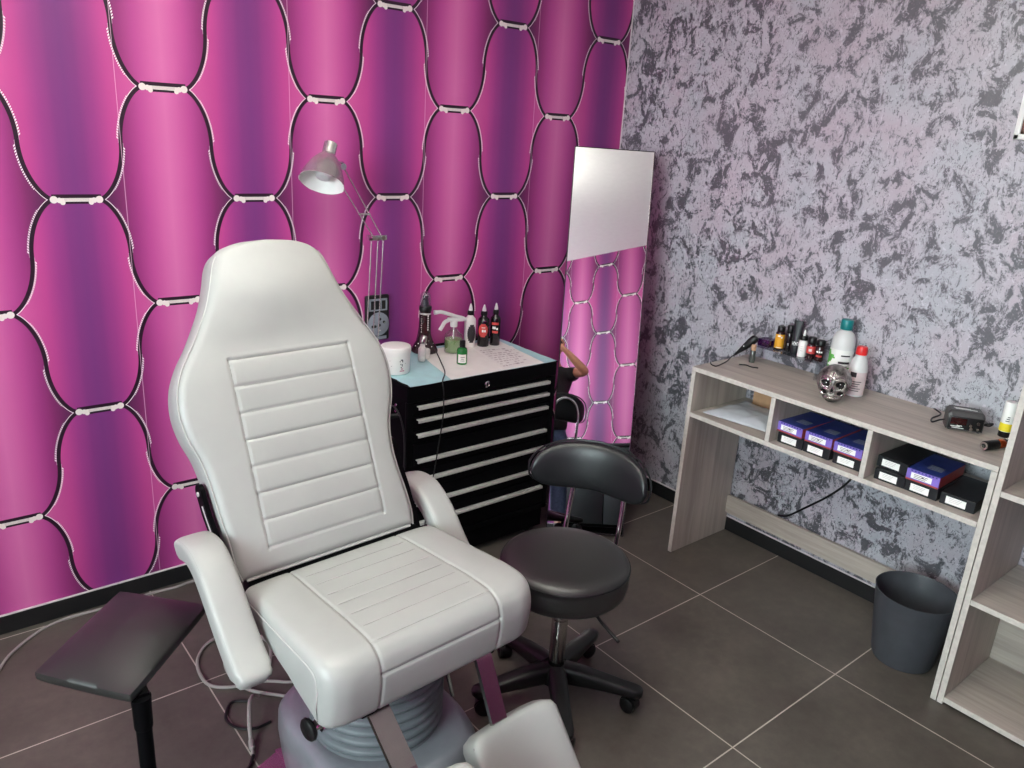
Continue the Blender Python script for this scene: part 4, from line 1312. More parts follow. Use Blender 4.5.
small('small_bottle', -.070, -1.207, .0165, .088, M['wht'], M['black_plastic'], 'little white bottle with black collar and white nozzle on the clear riser', M['white_label'], (.02, .7), [(M['print'], [(-.4, .3, .5, .52), (-.4, .2, .4, .42), (-.4, .3, .3, .32)])], .80, .6, .95, .024, group=G)
small('small_bottle', -.064, -1.243, .0180, .090, M['amber_bottle'], M['black_plastic'], 'little dark bottle with a red label on the clear riser', M['red_label'], (.26, .6), [(M['pinkish'], [(-.5, .2, .36, .48)])], .72, .6, .9, group=G)
small('small_bottle', -.062, -1.281, .0180, .086, M['amber_bottle'], M['black_plastic'], 'little brown bottle with white lettering, last on the clear riser', None, (.26, .6), [(M['white_label'], [(-.7, -.3, .42, .5), (-.2, .1, .42, .5), (.2, .6, .42, .5)]), (M['red_label'], [(-.7, .6, .22, .3)])], .74, .6, .95, group=G)
bm = B(); box(bm, (-.085, -1.064, RZ), (-.030, -1.004, RZ+.032), .004, 2)
o = obj('violet_box', bm, M['purple_clear'], loc=(-.058, -1.034, RZ)); tag(o, 'little clear violet plastic box at one end of the riser', 'box')
# glass tumbler with vial
x, y = -.118, -1.012
gv = thing('dropper_vial', (x, y, ZD), 'small grey glass vial with wooden stopper on the desk end', 'vial')
bm = B(); lathe(bm, (x, y, ZD), [(.0, 0), (.0115, 0), (.0125, .002), (.0125, .050), (.010, .054), (0, .054)], 24); obj('glass', bm, pm('grey_glass', (70, 74, 70), .1, var=.2, coat=.5), gv)
bm = B(); lathe(bm, (x, y, ZD), [(.0, .0545), (.009, .0545), (.0105, .06), (.0105, .076), (.008, .079), (0, .079)], 20); obj('stopper', bm, pm('pale_wood', (190, 150, 120), .6, var=.1), gv)
# rotary machine with its cable on the desk end
rm = thing('rotary_pen', (-.12, -.97, .93), 'black pen machine with curling black cable leaning at the left desk end', 'pen machine')
bm = B(); a0, a1 = Vector((-.135, -.935, ZD+.0165)), Vector((-.100, -1.004, ZD+.105))
dd = (a1-a0).normalized()
lathe(bm, a0, [(.0, 0), (.004, 0), (.0065, .012), (.009, .03), (.0125, .05), (.0155, .07), (.018, .09), (.018, .112), (.014, .121), (0, .123)], 24, axis=dd); obj('body', bm, M['black_plastic'], rm)
bm = B(); lathe(bm, a0+dd*.052+Vector((-.010, -.004, .008)), [(.0, 0), (.0025, 0), (.0025, .003), (0, .003)], 10, axis=(-.8, -.5, .3)); obj('button', bm, M['bright_silver'], rm)
bm = B(); tube(bm, [a0, (-.165, -.940, ZD+.012), (-.215, -.955, ZD+.004), (-.280, -.972, ZD+.003), (-.322, -.978, ZD+.003), (-.318, -.952, ZD+.003), (-.290, -.926, ZD+.003)], .0023, 8); obj('cable', bm, M['cord_black'], rm)
bm = B(); a2 = Vector((-.085, -.905, ZD+.006)); d2 = Vector((.22, -.62, .95)).normalized()
lathe(bm, a2, [(.0, 0), (.003, 0), (.006, .01), (.0075, .04), (.0075, .10), (.006, .118), (0, .12)], 18, axis=d2)
o = obj('silver_grip', bm, M['alu'], loc=tuple(a2)); tag(o, 'slim silver tube leaning behind the black pen machine', 'machine grip')
# plug lead: short dark twig like wire
bm = B(); tube(bm, [(-.205, -1.010, ZD+.003), (-.188, -1.035, ZD+.004), (-.190, -1.060, ZD+.003), (-.175, -1.085, ZD+.003)], .0028, 8)
o = obj('wire_offcut', bm, M['cord_black'], loc=(-.19, -1.045, ZD)); tag(o, 'short dark wire lying on the desk before the small vial', 'wire')

# two large bottles
x, y = -.060, -1.372
o = thing('disinfectant_bottle', (x, y, ZD), 'large translucent white bottle with teal cap and green label behind the skull', 'bottle')
bm = B(); lathe(bm, (x, y, ZD), [(.0, 0), (.041, 0), (.0445, .004), (.0445, .150), (.042, .172), (.034, .190), (.022, .200), (.018, .204), (0, .204)], 44); obj('body', bm, M['milky'], o)
bm = B(); lathe(bm, (x, y, ZD), [(.0, .2045), (.0225, .2045), (.0235, .207), (.0235, .236), (.021, .240), (0, .240)], 28); obj('cap', bm, M['teal'], o)
bm = B(); a = face(x, y); patch(bm, (x, y), .0449, ZD+.012, ZD+.135, a-1.5, a+1.5, 30); l = obj('label', bm, M['white_label'], o)
bm = B(); patch(bm, (x, y), .0453, ZD+.012, ZD+.072, a-1.5, a+1.5, 30)
for k in range(8): patch(bm, (x, y), .0453, ZD+.072+.007*k, ZD+.079+.007*k, a-1.5, a-1.25+.75*math.exp(-((k-4)/2.6)**2)-.15*((k % 3) == 0), 10)
obj('label_green', bm, M['green_label'], l)
bm = B(); patch(bm, (x, y), .0455, ZD+.062, ZD+.067, a-.9, a+1.1, 10); obj('label_stripe', bm, M['white_label'], l)
bm = B(); patch(bm, (x, y), .0457, ZD+.085, ZD+.093, a-.15, a+.85, 10); patch(bm, (x, y), .0457, ZD+.112, ZD+.117, a+.0, a+.8, 8); patch(bm, (x, y), .0457, ZD+.074, ZD+.077, a-.05, a+.7, 8); obj('label_print', bm, M['print_dark'], l)
o.scale = (1, 1, 1.10)
x, y = -.136, -1.488
o = thing('spirit_bottle', (x, y, ZD), 'translucent bottle with red cap and pale pink label right of the skull', 'bottle')
bm = B(); lathe(bm, (x, y, ZD), [(.0, 0), (.030, 0), (.0335, .003), (.034, .10), (.033, .115), (.027, .140), (.019, .156), (.016, .162), (0, .162)], 40); obj('body', bm, M['milky'], o)
bm = B(); lathe(bm, (x, y, ZD), [(.0, .1625), (.0205, .1625), (.021, .165), (.0205, .186), (.018, .193), (.0, .195)], 28); obj('cap', bm, M['red'], o)
bm = B(); a = face(x, y); patch(bm, (x, y), .0344, ZD+.008, ZD+.098, a-1.2, a+1.4, 24); l = obj('label', bm, M['pinkish'], o)
bm = B(); patch(bm, (x, y), .0347, ZD+.078, ZD+.097, a-.75, a-.05, 8)
for k in range(5): patch(bm, (x, y), .0347, ZD+.060-.009*k, ZD+.0625-.009*k, a-.7+.1*(k % 2), a+.6-.15*(k % 3), 8)
obj('label_print', bm, M['print_dark'], l)

# silver skull
def skull():
    x, y = -.275, -1.474
    c = Vector((x, y, ZD)); ang = math.atan2(-.42, -.91)
    Mx = Matrix.Translation(c) @ Matrix.Rotation(ang, 4, 'Z') @ Matrix.Scale(1.10, 4)     # +x = where the face looks
    o = thing('silver_skull', c, 'ornamental silver skull with dark eye sockets on the desk', 'skull')
    bm = B(); bmesh.ops.create_icosphere(bm, subdivisions=6, radius=1.0)
    for v in bm.verts:
        d = v.co.normalized(); x_, y_, z_ = d
        # egg shaped cranium above, narrowing to the jaw at the front below
        p = Vector((d.x*.068, d.y*.056, d.z*.060))
        if z_ < 0:
            k = -z_
            p.y *= 1-.30*k; p.x = p.x*(1-.38*k)+.020*k
            p.z *= 1.12
        if x_ > .2: p.x -= .010*(x_-.2)/.8*(1 if z_ > -.2 else .6)
        f = max(0, x_)
        def dent(yc, zc, ry_, rz2, depth, q=2.0):
            e = ((d.y-yc)/ry_)**2+((d.z-zc)/rz2)**2
            return depth*math.exp(-e**q) if x_ > 0 else 0
        dn = dent(-.40, .05, .27, .25, .020)+dent(.40, .05, .27, .25, .020)         # eyes
        dn += dent(0, -.24, .115, .17, .013)                                       # nose
        dn += dent(-.52, -.42, .22, .20, .010)+dent(.52, -.42, .22, .20, .010)     # hollow cheeks
        dn -= dent(-.38, .36, .34, .09, .0055)+dent(.38, .36, .34, .09, .0055)     # brow
        dn -= dent(-.60, -.16, .24, .09, .007)+dent(.60, -.16, .24, .09, .007)     # cheekbones
        dn -= dent(0, -.62, .42, .20, .007)                                        # muzzle
        if x_ > .2 and -.78 < d.z < -.48 and abs(d.y) < .45:
            dn += .0022*(.5+.5*math.cos(d.y*52))+.004*groove(d.z+.63, .022)
        p.x -= dn
        nn_ = noise.noise(Vector((d.x*7, d.y*7, d.z*7)))
        p *= 1+.012*nn_
        v.co = p
    zmin = min(v.co.z for v in bm.verts)
    for v in bm.verts: v.co.z = max(v.co.z-zmin, .0035)-.0035
    bmesh.ops.transform(bm, matrix=Mx, verts=bm.verts)
    co = {}
    sk = obj('cranium', bm, [M['silver'], M['patina']], o, angle=180)
    inv = ROOT[sk.name].inverted(); MI = Mx.inverted()
    # antiqued recesses
    for p in sk.data.polygons:
        q = MI @ (inv @ p.center); q.z += zmin+.0035
        if q.x > 0:
            for yc, zc, ry_, rz2 in ((-.0225, .005, .0145, .0145), (.0225, .005, .0145, .0145), (0, -.0145, .0060, .0095), (-.026, -.027, .010, .010), (.026, -.027, .010, .010)):
                if ((q.y-yc)/ry_)**2+((q.z-zc)/rz2)**2 < 1: p.material_index = 1
    # raised bright filigree: rims round the sockets and nose, teeth line
    from mathutils.bvhtree import BVHTree
    vs = [MI @ (inv @ v.co) for v in sk.data.vertices]; bv = BVHTree.FromPolygons(vs, [tuple(p.vertices) for p in sk.data.polygons])
    def onface(y_, z_):
        h = bv.ray_cast(Vector((.2, y_, z_-zmin-.0035)), Vector((-1, 0, 0)))
        return h[0] if h[0] is not None else None
    bm = B()
    def line(pts, r=.0016, closed=False):
        r *= 1.5
        P = [onface(*p) for p in pts]; P = [Mx @ (p+Vector((.0006, 0, 0))) for p in P if p is not None]
        if len(P) > 2: tube(bm, P, r, 6, k=2, closed=closed)
    for sg in (-1, 1):
        line([(sg*.0225+.0150*math.cos(2*math.pi*k/18)*(1.08 if math.sin(2*math.pi*k/18) > 0 else .98), .005+.0150*math.sin(2*math.pi*k/18)) for k in range(18)], .0017, True)
        line([(sg*.006, .024), (sg*.018, .030), (sg*.034, .026), (sg*.044, .012)], .0014)
        line([(sg*.012, -.016), (sg*.026, -.014), (sg*.040, -.018)], .0015)
        line([(sg*.012, -.030), (sg*.026, -.036), (sg*.036, -.030), (sg*.040, -.020)], .0015)
    line([(0, -.003), (.0065, -.016), (.0045, -.025), (0, -.023), (-.0045, -.025), (-.0065, -.016)], .0013, True)
    line([(-.024, -.045), (-.012, -.044), (0, -.0435), (.012, -.044), (.024, -.045)], .0012)
    for k in range(7): line([(-.018+.006*k, -.038), (-.018+.006*k, -.0435), (-.018+.006*k, -.050)], .0013)
    line([(-.006, .032), (0, .044), (.006, .032), (0, .026)], .0013, True)
    obj('filigree', bm, M['bright_silver'], o)
    bm = B()
    for sg in (-1, 1):
        p = onface(sg*.0225, .003)
        if p is not None: bmesh.ops.create_uvsphere(bm, u_segments=16, v_segments=10, radius=.0045, matrix=Matrix.Translation(Mx @ (p+Vector((-.001, 0, 0)))))
    obj('eye_stone', bm, M['bright_silver'], o)
skull()

# tattoo power supply
pz = ZD
o0 = Vector((-.171, -1.911, pz)); PM_ = Matrix.Translation(o0) @ Matrix.Rotation(R(31.3), 4, 'Z') @ Matrix.Scale(.76, 4)   # local -x = front, y across
ps_ = thing('power_supply', tuple(o0), 'small dark grey power supply box with four silver knobs on the desk', 'power supply')
bm = B(); rr = []
for x, z0, z1 in ((.0, .006, .070), (.006, .004, .084), (.02, .004, .092), (.085, .004, .092), (.092, .008, .088)):
    ring = []
    hw_ = .075 if x not in (0.0, .092) else .072
    for yy, zz in ((-hw_, z0), (hw_, z0), (hw_, z1-.012), (hw_-.012, z1), (-hw_+.012, z1), (-hw_, z1-.012)): ring.append(Vector((x, yy, zz)))
    rr.append(ring)
rings(bm, rr); obj('case', bm, pm('dark_grey_case', (66, 64, 64), .45, var=.05), ps_, PM_, smooth=False)
bm = B(); box(bm, (-.003, -.070, .010), (.001, .070, .068), .003, 2); fp_ = obj('front_panel', bm, M['black_plastic'], ps_, PM_)
bm = B(); box(bm, (-.0042, -.004, .030), (-.0028, .062, .062), .001, 1); obj('screen', bm, M['dark_screen'], fp_, PM_)
for yy, zz, r in ((-.020, .034, .0075), (-.048, .048, .0085), (-.024, .020, .0085), (-.050, .022, .0065)):
    bm = B(); lathe(bm, (-.003, yy, zz), [(.0, 0), (r, 0), (r*.95, .008), (r*.8, .010), (0, .010)], 20, axis=(-1, 0, 0)); obj('knob', bm, M['chrome_dull'], fp_, PM_)
bm = B()
for y0, y1, zz in ((.020, .058, .020), (.012, .034, .024), (.004, .052, .013)): box(bm, (-.0036, y0, zz), (-.0028, y1, zz+.0028))
for y0, y1, xx in ((-.045, .045, .040), (-.02, .05, .052)): box(bm, (xx, y0, .0920), (xx+.006, y1, .0926))
obj('lettering', bm, M['white_label'], fp_, PM_, smooth=False)
for yy in (-.06, .06):
    for xx in (.015, .078):
        bm = B(); lathe(bm, (xx, yy, 0), [(.0, 0), (.006, 0), (.006, .0045), (0, .0045)], 12); obj('foot', bm, M['rubber'], ps_, PM_)
bm = B(); tube(bm, [PM_ @ Vector((.05, .074, .03)), (-.165, -1.825, ZD+.014), (-.180, -1.808, ZD+.004), (-.140, -1.790, ZD+.004), (-.085, -1.795, ZD+.010), (-.055, -1.765, ZD+.012), (-.022, -1.745, ZD+.004)], .003, 8)
obj('power_cord', bm, M['cord_black'], ps_)
bm = B(); tube(bm, [PM_ @ Vector((.05, -.074, .03)), (-.085, -1.965, ZD+.030), (-.06, -1.950, ZD+.012), (-.045, -1.925, ZD+.004)], .003, 8)
obj('power_cord', bm, M['cord_black'], ps_)
# white and yellow tube
x, y = -.088, -2.008
o = thing('white_tube', (x, y, ZD), 'white tube with a yellow band standing against the shelf unit', 'tube')
bm = B(); lathe(bm, (x, y, ZD), [(.0, 0), (.018, 0), (.019, .002), (.019, .020), (0, .020)], 24); obj('cap', bm, M['black_plastic'], o)
bm = B(); lathe(bm, (x, y, ZD), [(.0, .0205), (.0195, .0205), (.020, .023), (.020, .120), (.019, .124), (0, .124)], 28); obj('body', bm, M['wht'], o)
bm = B(); a = face(x, y); patch(bm, (x, y), .0203, ZD+.022, ZD+.050, a-1.6, a+1.6, 20); obj('band', bm, M['yellow'], o)
bm = B(); 
for k in range(3): patch(bm, (x, y), .0203, ZD+.058+.007*k, ZD+.061+.007*k, a-.3+.1*k, a+.3, 6)
obj('lettering', bm, M['print_dark'], o)
# copper ringed pen
o = thing('copper_pen', (-.25, -2.05, ZD), 'black pen machine with a shiny copper ring lying by the shelf unit', 'pen machine')
p0 = Vector((-.300, -2.024, ZD+.0160)); pd = Vector((.955, -.30, 0)).normalized()
bm = B(); lathe(bm, p0, [(.0, .004), (.009, .004), (.0095, 0), (.0145, .0), (.0155, .003), (.0155, .058), (.013, .060), (0, .060)], 28, axis=pd); obj('body', bm, M['black_plastic'], o)
bm = B(); lathe(bm, p0, [(.0075, .002), (.0075, -.002), (.0135, -.002), (.0135, .002), (.0075, .002)], 24, axis=pd, cap=False); obj('end_ring', bm, M['bright_silver'], o)
bm = B(); lathe(bm, p0, [(.0, .0605), (.0145, .0605), (.0155, .063), (.0155, .083), (.0145, .086), (0, .086)], 28, axis=pd); obj('copper_ring', bm, M['copper'], o)
bm = B(); lathe(bm, p0, [(.0, .0865), (.013, .0865), (.0145, .09), (.0145, .140), (.012, .146), (0, .146)], 24, axis=pd); fr_ = obj('front_grip', bm, M['black_plastic'], o)
bm = B()
for k in range(4):
    q = p0+pd*(.096+.010*k)+Vector((0, 0, .0146)); e = Vector((-pd.y, pd.x, 0))
    bm.faces.new([bm.verts.new(v) for v in (q-e*.004, q-e*.004+pd*.005, q+e*.006+pd*.008, q+e*.006+pd*.003)])
obj('stripes', bm, M['white_label'], fr_, smooth=False)

# ------------------------------------------------------------------ cubby contents
def pillow(name, poly, z0, hgt, mat, label, cat):
    bm = B(); c = [Vector((p[0], p[1], 0)) for p in poly]; n = 22; rt, rb = [], []
    for i in range(n+1):
        a_, b_ = [], []
        for j in range(n+1):
            u, v = i/n, j/n
            p = (c[0]*(1-u)+c[1]*u)*(1-v)+(c[3]*(1-u)+c[2]*u)*v
            e = min(u, 1-u, v, 1-v)
            w = (1-math.exp(-e/.12))
            n_ = noise.noise(Vector((p.x*22, p.y*22, 1.7)))+.5*noise.noise(Vector((p.x*55, p.y*55, 4.1)))
            zb = z0+.001+.006*(1-w)
            a_.append(Vector((p.x, p.y, zb+.0015+w*hgt*(.85+.16*n_)+.003*abs(n_))))
            b_.append(Vector((p.x, p.y, zb)))
        rt.append(a_); rb.append(b_)
    vt = grid(bm, rt); vb = grid(bm, rb); la, lb = loop_of(vt), loop_of(vb)
    for i in range(len(la)):
        k = (i+1) % len(la); bm.faces.new((la[i], la[k], lb[k], lb[i]))
    cc = sum(c, Vector())/4
    o = obj(name, bm, mat, loc=(cc.x, cc.y, z0), angle=50); tag(o, label, cat); return o
SZ = .6744
pillow('plastic_bag', [(-.375, -.985), (-.335, -1.262), (-.12, -1.275), (-.10, -1.00)], SZ, .042, M['bag'], 'crumpled translucent white plastic bag in a desk cubby', 'plastic bag')
bm = B(); box(bm, (-.075, -1.16, SZ), (-.028, -1.02, SZ+.12), .002, 1)
o = obj('cardboard_box', bm, pm('tan_card', (188, 146, 112), .7, var=.06), loc=(-.05, -1.09, SZ)); tag(o, 'tan cardboard box behind the crumpled plastic bag', 'box')
BW, BH, BD = .108, .0405, .215
def cartridge(y, level, style, label, group, dx=0, dy=0, rz=0):
    """flat box with its short face to the front; origin at front left bottom"""
    x0 = -.365+dx; z0 = SZ+level*(BH+.0006)
    o = thing('cartridge_box', (x0+BD/2, y, z0), label, 'box', group, rz)
    Mx = o.matrix_world @ Matrix.Translation((-BD/2, 0, 0))
    bm = B(); box(bm, (0, -BW/2, 0), (BD, BW/2, BH), .0012, 1)
    if style == 'violet':
        bm.normal_update()
        for f in bm.faces:
            c = f.calc_center_median(); n = f.normal
            f.material_index = 0 if n.x < -.5 else (1 if n.z > .5 else 2)
        ob_ = obj('carton', bm, [M['purple_card'], M['blue_card'], M['red_card']], o, Mx, smooth=False)
        bm = B(); box(bm, (-.0005, -BW/2+.0006, .0004), (0, BW/2-.0006, .006)); obj('red_edge', bm, M['red_card'], ob_, Mx, smooth=False)
        bm = B()
        for k in range(4): box(bm, (.055+.012*k, -.035, BH), (.060+.012*k, .012, BH+.0004))
        obj('carton_print', bm, M['grey_dial'], ob_, Mx, smooth=False); bm = B()
        for k in range(8): box(bm, (-.0006, -.046+.0115*k, BH-.006), (0, -.040+.0115*k, BH-.0015))
        obj('edge_print', bm, M['blue_card'], ob_, Mx, smooth=False)
        ly0, ly1, lz0, lz1 = -.030, .038, .010, .030
    else:
        ob_ = obj('carton', bm, M['black_card'], o, Mx, smooth=False)
        bm = B(); box(bm, (-.0003, -BW/2+.0006, BH-.0085), (BD*.0+.0004, BW/2-.0006, BH-.0078)); obj('lid_seam', bm, M['rubber'], ob_, Mx, smooth=False)
        ly0, ly1, lz0, lz1 = -.026, .036, .007, .032
    bm = B(); box(bm, (-.0011, ly0, lz0), (0, ly1, lz1)); l = obj('sticker', bm, M['white_label'], ob_, Mx, smooth=False)
    bm = B()
    for k in range(3):
        zz = lz1-.006-.0055*k; box(bm, (-.0014, ly0+.012+.004*k, zz), (-.0010, ly1-.010, zz+.0016))
    if style == 'violet': box(bm, (-.0015, ly0+.026, .019), (-.0010, ly0+.033, .0225))
    obj('sticker_print', bm, M['print_dark'] if style == 'violet' else M['print'], l, Mx, smooth=False)
    return o
GA, GB = 'cartridge boxes in the middle cubby', 'cartridge boxes in the right cubby'
for y, w in ((-1.384, 'left'), (-1.499, 'centre'), (-1.616, 'right')):
    cartridge(y-.006, 0, 'black', 'black box with white sticker beneath the violet box, %s column of the middle cubby' % w, GA, 0, 0, R({'left': 1, 'centre': -1, 'right': 2}[w]))
    cartridge(y, 1, 'violet', 'violet and blue box with white sticker, top of the %s column in the middle cubby' % w, GA, .004, 0, R({'left': -2, 'centre': 1, 'right': 1}[w]))
cartridge(-1.782, 0, 'black', 'black box with white sticker, lower of two blacks at the right cubby\'s left', GB, 0, 0, R(1))
cartridge(-1.777, 1, 'black', 'black box with white sticker, upper of two blacks at the right cubby\'s left', GB, .02, 0, R(-1))
cartridge(-1.893, 0, 'black', 'black box with white sticker beneath the violet box of the right cubby', GB, 0, 0, R(0))
cartridge(-1.886, 1, 'violet', 'only violet and blue box in the right cubby, upon a black one', GB, .0, 0, R(2))
cartridge(-2.004, 0, 'black', 'single unstacked black box with white sticker next to the right side panel', GB, .005, 0, R(3))

# ------------------------------------------------------------------ cords on floor and wall
def cord(name, pts, r, mat, label, closed=False, cat='cord'):
    bm = B(); tube(bm, pts, r, 8, k=7)
    c = Vector(pts[0]); o = obj(name, bm, mat, loc=(c.x, c.y, 0)); tag(o, label, cat); return o
cord('hanging_cord', [(-.006, -1.20, .189), (-.006, -1.245, .207), (-.006, -1.32, .280), (-.006, -1.399, .361), (-.006, -1.461, .438), (-.006, -1.50, .51), (-.006, -1.53, .60), (-.006, -1.54, .652)], .0045, M['cord_black'], 'black cord running diagonally over the grey wall under the desk')
cord('grey_floor_cord', [(-2.98, -.42, .006), (-2.883, -.21, .006), (-2.831, -.134, .006), (-2.744, -.062, .006), (-2.66, -.035, .006), (-2.55, -.040, .006), (-2.45, -.045, .006), (-2.37, -.034, .006), (-2.283, -.043, .006), (-2.215, -.035, .006), (-2.10, -.04, .006), (-1.9, -.05, .006), (-1.7, -.06, .006)], .005, M['cord_grey'], 'grey cord along the foot of the purple wall')
cord('grey_coiled_cord', [(-2.06, -.40, .006), (-2.15, -.405, .006), (-2.243, -.432, .006), (-2.305, -.458, .006), (-2.350, -.512, .006), (-2.370, -.577, .006), (-2.371, -.648, .006), (-2.349, -.690, .006), (-2.302, -.720, .006), (-2.24, -.722, .007), (-2.17, -.68, .012), (-2.13, -.58, .016), (-2.16, -.50, .018), (-2.21, -.485, .018), (-2.265, -.545, .016), (-2.296, -.622, .016), (-2.296, -.700, .014), (-2.270, -.768, .010), (-2.212, -.832, .008), (-2.148, -.885, .006), (-2.05, -.905, .006)], .0055, M['cord_grey'], 'grey cord coiled in loops on the floor behind the left armrest')
cord('grey_short_cord', [(-2.253, -.748, .020), (-2.203, -.772, .016), (-2.149, -.802, .008), (-2.09, -.815, .006), (-2.02, -.79, .006)], .005, M['cord_grey'], 'short end of grey cord lying across the coils under the chair')
cord('black_coiled_cord', [(-2.292, -.808, .006), (-2.335, -.786, .006), (-2.369, -.827, .006), (-2.375, -.868, .006), (-2.356, -.910, .006), (-2.318, -.935, .006), (-2.270, -.935, .006)], .0045, M['cord_black'], 'black cord looped on the floor in front of the grey coils')
bm = B(); tube(bm, [(-2.262, -.815, .014), (-2.287, -.84, .045), (-2.315, -.885, .060), (-2.340, -.945, .040), (-2.352, -.985, .016)], .006, 8)
o = thing('cable_plug', (-2.36, -1.0, 0), 'grey jack lead with metal plug standing off the floor by the chair base', 'cable')
obj('lead', bm, M['cord_grey'], o)
bm = B(); lathe(bm, (-2.352, -.985, .0155), [(.0, 0), (.0075, 0), (.0085, .004), (.0085, .03), (.005, .034), (.005, .055), (0, .055)], 14, axis=(-.25, -.95, -.1)); obj('plug', bm, M['cord_grey'], o)
bm = B(); tube(bm, [(-2.366, -1.038, .010), (-2.392, -1.072, .007), (-2.428, -1.088, .006)], .005, 8); obj('lead', bm, M['cord_black'], o)

# ------------------------------------------------------------------ picture frame at the right edge
o = thing('picture_frame', (-.012, -2.05, 1.835), 'white framed picture with brown lip hanging on the mottled grey wall', 'picture')
fy0, fy1, fz0, fz1 = -2.32, -1.785, 1.836, 2.52
bm = B()
for lo, hi in (((-.022, fy0, fz0), (-.001, fy1, fz0+.018)), ((-.022, fy0, fz1-.018), (-.001, fy1, fz1)), ((-.022, fy0, fz0), (-.001, fy0+.018, fz1)), ((-.022, fy1-.018, fz0), (-.001, fy1, fz1))): box(bm, lo, hi, .003)
obj('frame', bm, M['wht'], o)
bm = B()
for lo, hi in (((-.0185, fy0+.019, fz0+.019), (-.012, fy1-.019, fz0+.027)), ((-.0185, fy0+.019, fz1-.027), (-.012, fy1-.019, fz1-.019)), ((-.0185, fy0+.019, fz0+.019), (-.012, fy0+.027, fz1-.019)), ((-.0185, fy1-.027, fz0+.019), (-.012, fy1-.019, fz1-.019))): box(bm, lo, hi)
obj('inner_lip', bm, pm('brown_lip', (110, 74, 62), .5, var=.05), o)
bm = B(); box(bm, (-.010, fy0+.010, fz0+.010), (-.006, fy1-.010, fz1-.010)); obj('picture_sheet', bm, pm('soft_rose_print', (176, 150, 146), .6, var=.15, vscale=9), o, smooth=False)
# ------------------------------------------------------------------ dark cabinet by the front wall (seen in the mirror)
cb = thing('black_sideboard', (-2.25, -3.79, 0), 'low black sideboard against the front wall, seen in the mirror', 'sideboard')
bm = B(); box(bm, (-2.93, -3.975, .06), (-1.55, -3.61, .79), .004); obj('carcass', bm, M['black_metal'], cb)
bm = B(); box(bm, (-2.945, -3.978, .7905), (-1.535, -3.59, .815), .004); obj('top', bm, M['black_card'], cb)
for k in range(3):
    x0 = -2.925+k*.459
    bm = B(); box(bm, (x0+.003, -3.609, .085), (x0+.454, -3.595, .775), .003); d_ = obj('door', bm, M['black_card'], cb)
    bm = B(); box(bm, (x0+.20, -3.594, .745), (x0+.26, -3.586, .755), .002); obj('handle', bm, M['black_edge'], d_)
bm = B(); box(bm, (-2.90, -3.95, 0), (-1.58, -3.66, .0595), .002); obj('plinth', bm, M['black_metal'], cb)

# ------------------------------------------------------------------ the person holding the phone (an elbow and jeans show in the mirror)
PCX, PCY = -2.80, -3.18
hF = Vector((.64, .77, 0)).normalized(); hR = Vector((hF.y, -hF.x, 0))
def pw(l, f, z): return Vector((PCX, PCY, 0))+hR*l+hF*f+Vector((0, 0, z))
def skin_mesh(name, nodes, edges, mat, parent=None, sub=2, root=0):
    """one continuous figure grown from a jointed skeleton"""
    me = bpy.data.meshes.new(name+'_skeleton')
    me.from_pydata([pw(*n[:3]) for n in nodes], edges, [])
    o = bpy.data.objects.new(name+'_skeleton', me); COL.objects.link(o)
    md = o.modifiers.new('Skin', 'SKIN'); md.use_smooth_shade = True; md.branch_smoothing = .5
    for v, n in zip(me.skin_vertices[0].data, nodes):
        r = n[3]; v.radius = r if isinstance(r, tuple) else (r, r)
        v.use_root = False
    me.skin_vertices[0].data[root].use_root = True
    sb_ = o.modifiers.new('Sub', 'SUBSURF'); sb_.levels = sub; sb_.render_levels = sub
    dg = bpy.context.evaluated_depsgraph_get()
    ev = o.evaluated_get(dg)
    m2 = bpy.data.meshes.new_from_object(ev)
    bm = B(); bm.from_mesh(m2)
    bpy.data.objects.remove(o); bpy.data.meshes.remove(me); bpy.data.meshes.remove(m2)
    return obj(name, bm, mat, parent, loc=None if parent else (PCX, PCY, 0), angle=180)
N_ = []; E_ = []
def node(l, f, z, r, par=None):
    N_.append((l, f, z, r)); i = len(N_)-1
    if par is not None: E_.append((par, i))
    return i
pel = node(0, -.01, .96, .10); wai = node(0, 0, 1.10, .09, pel); che = node(0, .0, 1.30, .10, wai); upc = node(0, -.02, 1.42, .075, che)
nek = node(0, -.005, 1.50, .052, upc); hd1 = node(0, .022, 1.585, .064, nek); hd2 = node(0, .018, 1.665, .088, hd1); hd3 = node(0, .0, 1.73, .074, hd2)
node(0, .108, 1.640, .013, hd2)      # nose
node(.083, .005, 1.645, .016, hd2); node(-.083, .005, 1.645, .016, hd2)
def hand(w, wp_, tip, side, curl):
    """palm, four unequal bent fingers and a thumb from the side of the palm"""
    W_ = Vector(wp_); d = (Vector(tip)-W_).normalized(); s = Vector(side); s = (s-d*s.dot(d)).normalized(); c = Vector(curl); c = (c-d*c.dot(d)-s*c.dot(s)).normalized()
    pm_ = W_+d*.045; p = node(*pm_, (.030, .018), w)
    for k, (off, ln) in enumerate(((.028, .070), (.010, .079), (-.009, .073), (-.027, .056))):
        kn = W_+d*.088+s*off; i = node(*kn, .0095, p)
        a = kn+d*ln*.5+c*ln*.18; j = node(*a, .0085, i)
        b_ = a+d*ln*.30+c*ln*.42; node(*b_, .0075, j)
    t0 = W_+d*.030+s*.036; i = node(*t0, .0110, p); t1 = t0+d*.034+s*.020+c*.006; j = node(*t1, .0095, i); node(*(t1+d*.026+c*.010), .008, j)
